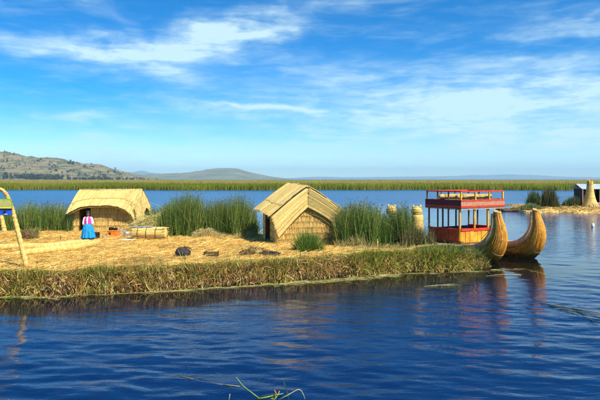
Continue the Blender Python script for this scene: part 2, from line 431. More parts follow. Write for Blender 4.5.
# ragged fringe of dead and green stalks hanging over the bank
def build_fringe():
    N = 46000
    X = np.concatenate([rng.uniform(-14, 8.6, int(N * .8)), rng.uniform(2, 8.6, N - int(N * .8))])
    u = rng.random(N) ** .9
    df = .02 + u * .95
    Y = np.interp(X, FX, FY) + wig(X) + df
    keep = Y < np.interp(X, BX, BY) - .1
    X, Y, df, u = X[keep], Y[keep], df[keep], u[keep]; N = len(X)
    z = np.maximum(ground(X, Y), .02)
    clump = smooth_noise(X, Y * .3, 21, 1.6); right = np.clip((X - .5) / 3.0, 0, 1)
    top = np.clip((df - .42) / .3, 0, 1)
    h = rng.uniform(.12, .42, N) * (1 + .35 * clump.clip(-1, 1)) * (1 - .58 * top) * (1 + .25 * right)
    lean = rng.normal(.05, .28, N) * (1 + .6 * top); out = -rng.uniform(.05, .5, N)
    droop = rng.random(N) < .35 + .2 * right
    dz = np.where(droop, rng.uniform(-.9, .1, N), rng.uniform(.25, 1.1, N)) * np.where(top > .5, .8, 1)
    d = norm(np.stack([lean, out, dz], -1))
    b = np.stack([X, Y, z + np.where(droop, .05, -.02)], -1); tip = b + d * h[:, None]
    tip[:, 2] = np.maximum(tip[:, 2], -.05)
    gp = np.clip(.24 + .62 * top + .45 * right + .22 * clump, .03, .95)
    gp = np.where(df < .25, gp * .6, gp)
    green = pick([(.17, .22, .02), (.29, .34, .03), (.42, .42, .045), (.06, .10, .014), (.50, .43, .06)], N, .25, [.26, .26, .2, .16, .12])
    dead = pick([(.46, .25, .06), (.68, .45, .12), (.82, .60, .22), (.22, .09, .02), (.06, .03, .012), (.52, .23, .07)], N, .25, [.16, .18, .16, .18, .2, .12])
    cols = np.where((rng.random(N) < gp)[:, None], green, dead)
    bend = np.stack([rng.normal(0, .03, N), np.zeros(N), np.where(droop, .1, .02) * h], -1)
    fc = norm(np.stack([rng.normal(0, .6, N), -np.ones(N), rng.normal(0, .5, N)], -1))
    V, Fq, c = ribbons(b, tip, bend, rng.uniform(.012, .034, N), cols, 2, fc)
    tag(bulk('bank_fringe', V, Fq, M['blade'], cols=c), 'ragged brown and green stalks hanging over the island bank', kind='stuff')
    # a few fresh upright blades sticking out of the bank
    N = 420; X = rng.uniform(-12, 8.4, N); Y = np.interp(X, FX, FY) + wig(X) + rng.uniform(-.05, .9, N)
    b = np.stack([X, Y, np.maximum(ground(X, Y), -.05)], -1); h = rng.uniform(.35, .8, N)
    tip = b + np.stack([rng.normal(0, .25, N), rng.normal(-.1, .2, N), np.ones(N)], -1) * h[:, None]
    V, Fq, c = ribbons(b, tip, np.stack([rng.normal(0, .06, N), np.zeros(N), np.zeros(N)], -1), rng.uniform(.012, .022, N), pick([(.25, .30, .06), (.14, .2, .04), (.42, .38, .12)], N, .2), 3)
    tag(bulk('upright_blades', V, Fq, M['blade'], cols=c), 'fresh green blades standing up out of the bank', kind='stuff')
build_fringe()

# floating flattened reeds along the waterline
def build_scum():
    Vs, Fs, Cs, o = [], [], [], 0
    X = []; Y = []
    def line(p0, p1, n, spread):
        a, b = at(*p0, 0), at(*p1, 0); t = rng.random(n)
        X.append(a.x + (b.x - a.x) * t); Y.append(a.y + (b.y - a.y) * t + rng.normal(0, spread, n))
    line((-40, 298.5), (62, 297.5), 800, .05); line((20, 298.5), (60, 298), 260, .06); line((62, 297), (140, 293.5), 110, .05); line((140, 293.5), (300, 283.5), 420, .07)
    line((262, 285), (345, 280.5), 560, .2); line((330, 280.5), (392, 275.5), 480, .2); line((392, 275), (480, 271.5), 130, .06); line((490, 270.5), (520, 269.5), 60, .04)
    line((520, 269.5), (545, 275), 20, .1); line((425, 287), (450, 285), 24, .05)
    X = np.concatenate(X); Y = np.concatenate(Y); N = len(X)
    th = rng.normal(.12, .35, N); L = rng.uniform(.12, .6, N)
    kp = rng.random(N) < np.clip(.75 + .5 * smooth_noise(X, Y, 51, 1.2), .12, 1); X, Y, th, L = X[kp], Y[kp], th[kp], L[kp]; N = len(X)
    b = np.stack([X, Y, rng.uniform(.012, .04, N)], -1); tip = b + np.stack([np.cos(th), np.sin(th), rng.normal(0, .01, N)], -1) * L[:, None]
    cols = pick([(.36, .36, .08), (.50, .45, .14), (.24, .26, .05), (.6, .5, .22), (.3, .2, .08)], N, .2)
    V, Fq, c = ribbons(b, tip, np.zeros((N, 3)), rng.uniform(.012, .03, N), cols, 2, norm(np.tile([0, 0, 1.0], (N, 1)) + rng.normal(0, .3, (N, 3))))
    tag(bulk('floating_reeds', V, Fq, M['blade'], cols=c), 'yellow green loose reeds floating along the bank waterline', kind='stuff')
build_scum()

# standing reed beds
GREEN = [(.085, .165, .022), (.145, .225, .03), (.035, .085, .018), (.25, .31, .05), (.46, .39, .09), (.16, .19, .06)]
def reed_bed(label, X, Y, H, pal=GREEN, p=(.28, .24, .18, .14, .07, .09), wid=(.012, .024), tips=.35, lean=.13, z=None):
    N = len(X); zz = ground(X, Y) if z is None else np.full(N, z)
    b = np.stack([X, Y, np.maximum(zz, -.1) - .02], -1)
    tip = b + np.stack([rng.normal(.02, lean, N), rng.normal(0, lean, N), np.ones(N)], -1) * H[:, None]
    brk = rng.random(N) < .07                                  # bent and broken stems
    tip[brk] += np.stack([rng.normal(0, .45, N), rng.normal(0, .3, N), -rng.uniform(.1, .5, N)], -1)[brk] * H[brk][:, None]
    bend = np.stack([rng.normal(0, .05, N), rng.normal(0, .05, N), np.where(brk, .25, 0)], -1) * H[:, None] * .6
    V, Fq, c = ribbons(b, tip, bend, rng.uniform(*wid, N), pick(pal, N, .25, p), 3)
    k = rng.random(N) < tips
    n = int(k.sum()); tb = tip[k] - (tip[k] - b[k]) * .015
    tt = tb + np.stack([rng.normal(0, .05, n), rng.normal(0, .05, n), rng.uniform(-.02, .09, n)], -1)
    V2, F2, c2 = ribbons(tb, tt, np.zeros((n, 3)), rng.uniform(.02, .04, n), pick([(.10, .07, .04), (.16, .13, .07), (.07, .07, .045)], n), 1)
    o = bulk('reed_bed', np.vstack([V, V2]), np.vstack([Fq, F2 + len(V)]), M['blade'], cols=np.vstack([c, c2]))
    return tag(o, label, kind='stuff')
def px_bed(n, xr, yr, hfun, seed=1):
    """n stalks between photo columns xr, rooted between distances yr"""
    Y = rng.uniform(*yr, n); px = rng.uniform(*xr, n); X = (px - 300) * Y / FPX
    # tussocks: pull stalks towards clump centres
    nc = max(6, int((xr[1] - xr[0]) * .55)); cx = rng.uniform(*xr, nc); cy = rng.uniform(*yr, nc)
    ci = rng.integers(0, nc, n); t = rng.random(n) < .6
    px2 = cx[ci] + rng.normal(0, 1.8, n); Y2 = cy[ci] + rng.normal(0, .18, n)
    px = np.where(t, px2, px); Y = np.where(t, Y2, Y); X = (px - 300) * Y / FPX
    top = np.interp(px, [a for a, _ in hfun], [b for _, b in hfun])
    zt = CAMH - (top - HZ) * Y / FPX
    H = (zt - GZ) * rng.beta(3.2, 1.5, n) * 1.22 * np.where(t, rng.uniform(.78, 1.08, nc)[ci], .92)
    return X, Y, np.clip(H, .2, 3)
X, Y, H_ = px_bed(9500, (-60, 72), (35.6, 38.6), [(-60, 204), (12, 205), (30, 203), (45, 204), (60, 203), (72, 205)])
reed_bed('tall green reeds on the left behind the sign arch', X, Y, H_)
X, Y, H_ = px_bed(2600, (141, 168), (37.2, 40.5), [(141, 213), (150, 208), (160, 208), (168, 205)])
reed_bed('green reeds behind the straw heap beside the left hut', X, Y, H_)
X, Y, H_ = px_bed(13500, (161, 257), (32.4, 34.8), [(161, 214), (170, 204), (178, 200), (192, 197), (203, 201), (211, 206), (222, 202), (238, 197), (248, 200), (254, 210), (257, 222)])
reed_bed('dense tall green reeds between the two huts', X, Y, H_)
X, Y, H_ = px_bed(12000, (336, 431), (27.5, 29.6), [(336, 216), (343, 208), (356, 206), (366, 204), (374, 209), (382, 213), (392, 216), (400, 206), (408, 209), (413, 222), (420, 228), (426, 232), (431, 238)])
k = (Y < np.interp(X, BX, BY) + .2)
reed_bed('dense green reeds right of the gabled hut', X[k], Y[k], H_[k])
X, Y, H_ = px_bed(900, (400, 434), (27.2, 28.2), [(400, 232), (412, 224), (422, 223), (434, 232)])
reed_bed('olive brown weeds in front of the right cat figurehead', X, Y, H_, [(.12, .09, .03), (.2, .17, .05), (.08, .08, .03), (.30, .22, .08)], (.3, .3, .25, .15), lean=.16)
n = 5200; px = rng.uniform(415, 488, n); Yd = rng.uniform(25.3, 26.6, n) + (px - 440) * .004; X = (px - 300) * Yd / FPX
k = (Yd > np.interp(X, FX, FY) + .1) & (Yd < np.interp(X, BX, BY) - .05)
hh = np.interp(px, [415, 440, 460, 480, 488], [.15, .25, .36, .42, .25]) * rng.uniform(.6, 1.15, n)
reed_bed('thick green grass on the right tip of the island', X[k], Yd[k], hh[k], [(.07, .14, .03), (.13, .2, .04), (.04, .09, .025), (.24, .27, .07)], (.35, .3, .2, .15), tips=.02, lean=.3)
X, Y, H_ = px_bed(700, (196, 258), (31.4, 32.3), [(196, 231), (203, 227), (212, 231), (230, 234), (245, 229), (258, 226)])
reed_bed('dry straw coloured stalks at the foot of the middle reeds', X, Y, H_, [(.55, .40, .16), (.40, .33, .10), (.25, .25, .07)], (.45, .3, .25), lean=.35, tips=.02)
X, Y, H_ = px_bed(700, (334, 405), (26.6, 27.5), [(334, 240), (350, 237), (362, 233), (370, 240), (390, 243), (405, 240)])
reed_bed('dry yellow stalks at the foot of the right reeds', X, Y, H_, [(.50, .36, .14), (.36, .30, .09), (.16, .18, .05)], (.4, .35, .25), lean=.35, tips=.02)

# ------------------------------------------------------------------ far reeds, hills, mountains
def build_far_reeds():
    # marsh sheet under the far reeds
    vs = []; xs = np.linspace(-1, 1, 160)
    rows = [209, 215, 240, 300, 420, 650, 1000, 1500, 2100]
    X = np.array([[x * (260 if r < 250 else r * 1.25) for x in xs] for r in rows]); Y = np.repeat(np.array(rows, float)[:, None], 160, 1)
    Y[0] += 4 * np.sin(X[0] * .05) + 2 * np.sin(X[0] * .19); Y[1] += 4 * np.sin(X[1] * .05) + 2 * np.sin(X[1] * .19)
    Z = np.full_like(X, 1.15); Z[0] = -.2
    V = np.stack([X, Y, Z], -1).reshape(-1, 3)
    i = (np.arange(len(rows) - 1)[:, None] * 160 + np.arange(159)[None]).ravel()
    marsh = mat_noise('marsh', (.13, .14, .02), (.25, .20, .04), .02, .95, .0, coord='Object')
    tag(bulk('marsh_ground', V, np.stack([i, i + 1, i + 161, i + 160], -1), marsh), 'flat marsh under the far reed belt', kind='structure')
    N = 150000
    row = rng.uniform(0, 1, N)
    Yd = np.where(row < .55, 209 + rng.random(N) ** 1.6 * 60, np.exp(rng.uniform(math.log(240), math.log(2000), N)))
    X = rng.uniform(-.66, .66, N) * Yd
    Yd = Yd + np.where(Yd < 290, 4 * np.sin(X * .05) + 2 * np.sin(X * .19), 0)
    s = Yd / 209
    h = rng.normal(1.95, .28, N).clip(1.0, 2.9) + np.where(Yd < 300, .25 * smooth_noise(X, Yd, 31, .05), 0)
    b = np.stack([X, Yd, np.full(N, -.05)], -1); tip = b + np.stack([rng.normal(0, .15, N), rng.normal(0, .1, N), h], -1)
    far = np.clip((np.log(Yd) - math.log(218)) / .7, 0, 1); pn = smooth_noise(X / s, np.log(Yd) * 30, 33, .06)
    g = pick([(.125, .17, .012), (.19, .215, .018), (.09, .13, .012), (.25, .24, .024)], N, .2)
    yel = pick([(.30, .24, .05), (.25, .21, .04), (.36, .28, .07)], N, .15)
    cols = np.where((rng.random(N) < np.clip(far * 1.15 - .05 + .22 * pn + .06, .04, .9))[:, None], yel, g)
    w = rng.uniform(.10, .2, N) * s ** .8
    fc = np.tile([0, -1.0, 0], (N, 1)) + rng.normal(0, .4, (N, 3))
    V, Fq, c = ribbons(b, tip, np.zeros((N, 3)), w, cols, 1, norm(fc))
    tag(bulk('far_reed_belt', V, Fq, M['far_blade'], cols=c), 'wide belt of green and yellow reeds across the lake', kind='stuff')
build_far_reeds()

def ridge(name, label, pts, Y0, depth, mat, rough=.08, nx=260, ny=34, seed=2):
    px = np.linspace(pts[0][0], pts[-1][0], nx); yy = np.interp(px, [p[0] for p in pts], [p[1] for p in pts])
    yy = np.convolve(np.pad(yy, 6, 'edge'), np.ones(13) / 13, 'valid')
    Hh = (HZ - yy) * Y0 / FPX + CAMH
    t = np.linspace(0, 1, ny)
    X = np.repeat(((px - 300) * Y0 / FPX)[:, None], ny, 1); Y = Y0 + (t[None] - .55) * depth + 0 * X
    prof = np.interp(t, [0, .12, .55, .8, 1], [0, .12, 1, .7, 0]); prof = prof[None] * np.ones_like(X)
    sc = 40.0 / depth
    n1 = smooth_noise(X, Y, seed, sc * .5) * .5 + smooth_noise(X, Y, seed + 1, sc * 1.4) * .35 + smooth_noise(X, Y, seed + 2, sc * 4) * .2
    Z = Hh[:, None] * prof * (1 + rough * n1 * (1.9 - prof)) - 1.0
    V = np.stack([X, Y, Z], -1).reshape(-1, 3)
    i = (np.arange(nx - 1)[:, None] * ny + np.arange(ny - 1)[None]).ravel()
    o = bulk(name, V, np.stack([i, i + ny, i + ny + 1, i + 1], -1), mat, smooth=True)
    tag(o, label, kind='structure')
    return X, Y, Z

hill_mat = mat_noise('dry_hillside', (.075, .085, .035), (.23, .18, .08), .016, .95, .0, lo=.38, hi=.6)
far_mat = mat_noise('far_hillside', (.10, .12, .055), (.19, .18, .09), .003, .95, .0)
HILL = [(-260, 158), (-120, 149), (-50, 150), (0, 152), (20, 154.5), (38, 156), (52, 156.5), (66, 160), (80, 163), (96, 164), (104, 167), (116, 171), (130, 175), (142, 178), (160, 180)]
hx, hy, hz = ridge('hill', 'dry brown scrubby hillside beyond the reed belt on the left', HILL, 2750, 1500, hill_mat, .09)
ridge('hill', 'low grey brown hill with a rounded top', [(100, 180), (128, 177), (150, 173.5), (172, 173.2), (190, 172), (205, 169.5), (225, 167.8), (238, 168.6), (252, 172.5), (272, 176.5), (300, 180)], 7000, 2600, far_mat, .06, seed=12)
ridge('mountain_range', 'far blue mountain peaks behind the left hills', [(90, 178), (110, 173), (118, 171.5), (124, 172.5), (136, 171.5), (143, 170.3), (150, 172.5), (165, 174), (190, 178)], 19000, 3000, far_mat, .05, seed=22)
ridge('mountain_range', 'faint blue mountain range low on the horizon to the right', [(280, 178.5), (305, 177.2), (322, 176.4), (340, 177.2), (370, 177.0), (420, 176.4), (455, 176), (474, 174.6), (488, 175.4), (505, 173.9), (520, 174.6), (535, 174.9), (560, 176.5), (600, 177.2), (680, 178.6)], 21000, 3000, far_mat, .06, seed=25)

def build_hill_trees():
    r = np.random.default_rng(8)
    C = []; S = []
    i0 = np.where(hx[:, 0] > -1700)[0]
    while len(C) < 400:
        i = r.choice(i0); j = r.integers(3, 19)
        if r.random() > .18 + .75 * (np.sin(i * .35 + j * .6) * np.sin(i * .11 - j * .9) > .25): continue
        C.append((hx[i, j] + r.normal(0, 8), hy[i, j] + r.normal(0, 14), hz[i, j])); S.append(r.uniform(2.0, 6.5) * (1.5 if r.random() < .15 else 1))
    # belt of eucalyptus at the foot of the hill
    for px0, px1, n in ((24, 60, 170), (4, 20, 22), (62, 112, 45), (-60, 4, 40)):
        for k in range(n):
            j = r.integers(2, 6); px = r.uniform(px0, px1); i = int(np.argmin(abs(hx[:, j] - (px - 300) * hy[0, j] / FPX)))
            C.append((hx[i, j] + r.normal(0, 5), hy[i, j] + r.normal(0, 20), hz[i, j])); S.append(r.uniform(4, 8))
    C = np.array(C); S = np.array(S); n = 16; N = len(C)
    off = rng.normal(size=(N, n, 3)); off = norm(off) * rng.uniform(.3, 1, (N, n, 1)) * S[:, None, None] * np.array([.62, .62, .95])
    ctr = (C[:, None] + off + np.array([0, 0, 1.0]) * S[:, None, None] * .8).reshape(-1, 3)
    q = rng.normal(size=(N * n, 4, 3)) * np.repeat(S, n)[:, None, None] * .33
    V = (ctr[:, None] + q).reshape(-1, 3)
    cols = np.repeat(pick([(.045, .06, .03), (.06, .075, .036), (.035, .05, .028), (.08, .08, .04)], N, .2), n * 4, axis=0)
    tag(bulk('hillside_trees', V, np.arange(N * n * 4).reshape(-1, 4), M['far_blade'], cols=cols), 'dark scattered trees and tree belt on the left hillside', kind='stuff')
    tr = mat_noise('house_roof', (.16, .10, .07), (.3, .2, .15), .3, .9, 0); wl = mat_noise('adobe_wall', (.34, .27, .18), (.46, .38, .28), .2, .9, 0)
    spots = [(16, 158.5, 1.3, 'pale house high on the upper left hillside'), (48, 160.6, 1.2, 'tan building near the top of the hill crest'), (29, 167.8, 1.2, 'left of two whitish houses at mid slope of the hill'), (33.5, 168.4, 1.0, 'right of two whitish houses at mid slope of the hill'),
             (39, 168.8, .9, 'small whitish house right of the mid slope pair'), (55, 164.5, 1.3, 'sandy coloured building on the right shoulder of the hill'), (12, 176, .9, 'small pale house at the foot of the hill by the tree belt'), (70, 172.5, .8, 'small tan house low on the right end of the hill')]
    for px, py, s, lab in spots:
        # where the sight line meets the slope
        best = None
        for j in range(1, 19):
            i = int(np.argmin(abs(hx[:, j] - (px - 300) * hy[0, j] / FPX)))
            rowpx = HZ - (hz[i, j] - CAMH) * FPX / hy[i, j]
            if best is None or abs(rowpx - py) < best[0]: best = (abs(rowpx - py), hx[i, j], hy[i, j], hz[i, j])
        e = empty('hillside_house', (best[1], best[2], best[3]), random.uniform(-.3, .3), lab, 'house', 'houses on the hillside')
        w, dd, h = 6 * s, 3.5 * s, 4.2 * s
        MB().box(-w, w, -dd, dd, -4, h).build('wall', wl, e)
        m = MB(); m.add([(-w - .6, -dd - .6, h), (w + .6, -dd - .6, h), (w + .6, dd + .6, h), (-w - .6, dd + .6, h), (-w - .6, 0, h + 2.6 * s), (w + .6, 0, h + 2.6 * s)],
                        [(0, 1, 5, 4), (2, 3, 4, 5), (0, 4, 3), (1, 2, 5), (0, 3, 2, 1)]); m.build('roof', tr, e)
        for wx in (-.55, 0, .55):
            MB().box(wx * w - .9, wx * w + .9, -dd - .12, -dd - .01, h * .35, h * .75).build('window', M['black'], e)
build_hill_trees()

# ------------------------------------------------------------------ reed huts
WALLPAL = [(.80, .52, .14), (.86, .61, .20), (.72, .44, .10), (.88, .67, .27), (.56, .32, .07)]
WALLP = [.34, .30, .2, .13, .03]
ROOFPAL = [(.72, .52, .16), (.80, .60, .21), (.64, .44, .12), (.84, .66, .28), (.48, .32, .09)]
ROOFP = [.32, .3, .2, .12, .06]

def reed_wall(parent, o, u, n, width, hfun, ch=.3, z0=0.0, sp=.024):
    """reed matting: courses of upright stalks lapping over each other, each course bound with a straw rope"""
    o, u, n = np.array(o, float), np.array(u, float), np.array(n, float)
    us = np.linspace(0, width, 24)
    pts = [o + u * a for a in us]; hs = [float(hfun(np.array([a]))[0]) for a in us]
    m = MB()
    vs = []
    for p, h in zip(pts, hs): vs += [p + [0, 0, z0], p + [0, 0, max(h, z0 + .01)], p - n * .06 + [0, 0, z0], p - n * .06 + [0, 0, max(h, z0 + .01)]]
    fs = []
    for i in range(23):
        a = i * 4; b = a + 4
        fs += [(a, b, b + 1, a + 1), (a + 2, a + 3, b + 3, b + 2), (a + 1, b + 1, b + 3, a + 3), (a, a + 2, b + 2, b)]
    fs += [(0, 1, 3, 2), (92, 94, 95, 93)]
    m.add(vs, fs); m.build('wall_backing', M['wall_base'], parent)
    hmax = max(hs); k = 0; z = z0
    while z < hmax - .04:
        top = z + ch * 1.1
        a = np.arange(sp * .5, width, sp) + rng.normal(0, .006, len(np.arange(sp * .5, width, sp))); a = a.clip(0, width)
        zt = np.minimum(top + rng.normal(0, .015, len(a)), hfun(a)); keep = zt > z + .04; a, zt = a[keep], zt[keep]
        if len(a):
            zb = np.full(len(a), max(z - .03, z0)) + rng.normal(0, .012, len(a)).clip(-.02, .02) * (z > z0)
            t = np.array([0, .5, 1.0]); Zs = zb[:, None] * (1 - t) + zt[:, None] * t
            lean = rng.normal(0, .012, len(a))
            P = o + u * (a[:, None] + lean[:, None] * t)[..., None] + n * (.045 - .033 * t + rng.uniform(0, .012, (len(a), 1)))[..., None]
            P[..., 2] = o[2] + Zs
            V, Fq, c = stalks(P, rng.uniform(.010, .015, len(a)), np.tile(n, (len(a), 1)), pick(WALLPAL, len(a), .12, WALLP))
            co = bulk('reed_course', V, Fq, M['stalk'], parent, c)
            zr = z + ch * .72
            if len(a) > 3 and zr < zt.max():
                ok = zt > zr
                if ok.sum() > 2:
                    aa = np.linspace(a[ok].min(), a[ok].max(), 10)
                    MB().tube([tuple(o + u * q + n * (.046 + .006 * math.sin(q * 9)) + np.array([0, 0, zr + .01 * math.sin(q * 5)])) for q in aa], .011, 5).build('binding', M['rope'], co)
        z += ch; k += 1

def thatch(parent, S, n=120, rows=4, tmax=lambda s: 1 + 0 * s, wid=(.012, .022), name='thatch_layer', pal=ROOFPAL, pp=ROOFP, lift=.02, outn=None, diag=0.0, rag=.03):
    """layers of reed laid down the slope of surface S(s, t)"""
    for r in range(rows):
        s = rng.uniform(0, 1, n); t0 = r / rows * .92; t1 = (r + 1.35) / rows
        tm = tmax(s)
        a = np.full(n, max(t0 - .04, 0.0)) + rng.uniform(0, .04, n); b_ = np.minimum(t1, 1.0) * tm + rng.normal(0, rag, n)
        a = a * tm
        q = np.linspace(0, 1, 5)
        T = a[:, None] * (1 - q) + b_[:, None] * q; Ss = s[:, None] + (rng.normal(0, .012, n) + diag)[:, None] * (T)
        P = S(Ss.clip(-.02, 1.02), T)
        e = 1e-2
        nr = norm(np.cross(S(Ss[:, 2] + e, T[:, 2]) - S(Ss[:, 2], T[:, 2]), S(Ss[:, 2], T[:, 2] + e) - S(Ss[:, 2], T[:, 2])))
        if outn is not None: nr = nr * np.sign((nr * np.array(outn)).sum(-1, keepdims=True))
        P = P + nr[:, None] * (lift + .035 * (rows - r) / rows + rng.uniform(0, .03, n)[:, None] + .02 * q)[..., None]
        V, Fq, c = stalks(P, rng.uniform(*wid, n), nr, pick(pal, n, .16, pp))
        bulk(name, V, Fq, M['stalk'], parent, c)

def sheet(parent, S, thick=.07, outn=(0, 0, 1), tmax=lambda s: 1 + 0 * s, ns=30, nt=10, name='roof_mat'):
    s, t = np.meshgrid(np.linspace(0, 1, ns), np.linspace(0, 1, nt), indexing='ij')
    t = t * tmax(s); P = S(s, t); Q = P - np.array(outn) * thick
    V = np.vstack([P.reshape(-1, 3), Q.reshape(-1, 3)]); n0 = ns * nt
    i = (np.arange(ns - 1)[:, None] * nt + np.arange(nt - 1)[None]).ravel()
    f = [np.stack([i, i + 1, i + nt + 1, i + nt], -1), np.stack([i, i + nt, i + nt + 1, i + 1], -1) + n0]
    for line in (np.arange(nt), np.arange(nt) + (ns - 1) * nt, np.arange(ns) * nt, np.arange(ns) * nt + nt - 1):
        f.append(np.stack([line[:-1], line[1:], line[1:] + n0, line[:-1] + n0], -1))
    return bulk(name, V, np.vstack(f), M['thatch_base'], parent)

def vec3(x, y, z):
    x, y, z = np.broadcast_arrays(x, y, z); return np.stack([x, y, z], -1).astype(float)

# ---- the left hut: ridge across the view, door in the long front wall
def left_hut():
    Yf, Yb = 36.0, 39.4
    xl, xr = (73 - 300) * Yf / FPX, (131.5 - 300) * Yf / FPX          # front wall ends
    cx = (xl + xr) / 2; g = gz(cx, 36)
    e = empty('reed_hut', (cx, Yf, g), 0, 'thatched reed hut with an open dark doorway behind the woman', 'hut')
    hw = (xr - xl) / 2; D = Yb - Yf; rz_ = 2.5; ev = 1.72
    door0 = -hw + (80 - 73) / 58.5 * 2 * hw; door1 = -hw + (90.5 - 73) / 58.5 * 2 * hw
    hf = lambda a: 0 * a + ev
    reed_wall(e, (-hw, 0, 0), (1, 0, 0), (0, -1, 0), door0 + hw, hf, .38)
    reed_wall(e, (door1, 0, 0), (1, 0, 0), (0, -1, 0), hw - door1, hf, .38)
    gable = lambda a: ev + (rz_ - .12 - ev) * (1 - abs(a / D * 2 - 1))
    reed_wall(e, (hw, 0, 0), (0, 1, 0), (1, 0, 0), D, gable, .45)
    reed_wall(e, (-hw, D, 0), (0, -1, 0), (-1, 0, 0), D, gable, .45)
    reed_wall(e, (hw, D, 0), (-1, 0, 0), (0, 1, 0), 2 * hw, hf, .45)
    for dx in (door0, door1):
        MB().tube([(dx, -.03, -.05), (dx + .01, -.03, .9), (dx, -.03, ev)], [.04, .036, .035], 8).build('door_post', M['wood_dark'], e)
    MB().tube([(door0 - .1, -.03, 1.62), (door1 + .1, -.03, 1.64)], .035, 8).build('lintel', M['wood_dark'], e)
    # roof: front slope, its eave rising over the door and drooping at both corners
    x0, x1 = -hw - .22, hw + .22
    yr = D / 2
    def ez(s): return np.interp(s, [-.05, 0, .06, .2, .38, .62, .78, .88, .95, 1.0, 1.05], [1.02, 1.05, 1.22, 1.48, 1.60, 1.62, 1.52, 1.34, 1.02, .55, .4])
    def ey(s): return np.interp(s, [-.05, 0, .1, .85, 1, 1.05], [-.35, -.38, -.5, -.5, -.25, -.2])
    def Sf(s, t):
        s = np.asarray(s, float); t = np.asarray(t, float)
        x = x0 + (x1 - x0) * s + .05 * np.sin(t * 3); y = yr + (ey(s) - yr) * t
        z = rz_ - .04 * np.sin(np.pi * s) + (ez(s) - rz_) * (t ** 1.0) + .14 * np.sin(np.pi * t.clip(0, 1)) + .015 * np.sin(s * 17 + t * 3)
        return vec3(x, y, z)
    def Sb(s, t):
        s = np.asarray(s, float); t = np.asarray(t, float)
        return vec3(x0 + (x1 - x0) * s, yr + (D + .4 - yr) * t, rz_ - .04 * np.sin(np.pi * s) + (1.3 - rz_) * t + .12 * np.sin(np.pi * t.clip(0, 1)))
    sheet(e, Sf, .08, (0, -.4, .9)); sheet(e, Sb, .08, (0, .4, .9))
    thatch(e, Sf, 1100, 2, outn=(0, -.5, .8), rag=.014, wid=(.007, .013), lift=.015); thatch(e, Sb, 150, 3, outn=(0, .5, .8))
    # mat laid over the right gable verge
    def Sg(s, t):
        s = np.asarray(s, float); t = np.asarray(t, float)
        y = -.15 + (D + .35) * s; zt = rz_ - (rz_ - 1.4) * abs(s * 2 - 1) ** 1.15 - .04
        return vec3(x1 - .05 + .2 * t, y + .2 * (s - .5) * t, zt - t * (.95 + .35 * np.sin(s * 5) ** 2))
    sheet(e, Sg, .05, (1, 0, 0), name='gable_mat'); thatch(e, Sg, 330, 2, outn=(1, 0, 0), name='gable_thatch', wid=(.007, .013))
    MB().tube([(x0, yr, rz_ + .05), (0, yr, rz_ + .03), (x1, yr, rz_ + .05)], [.07, .08, .07], 10).build('ridge_roll', M['thatch_base'], e)
left_hut()

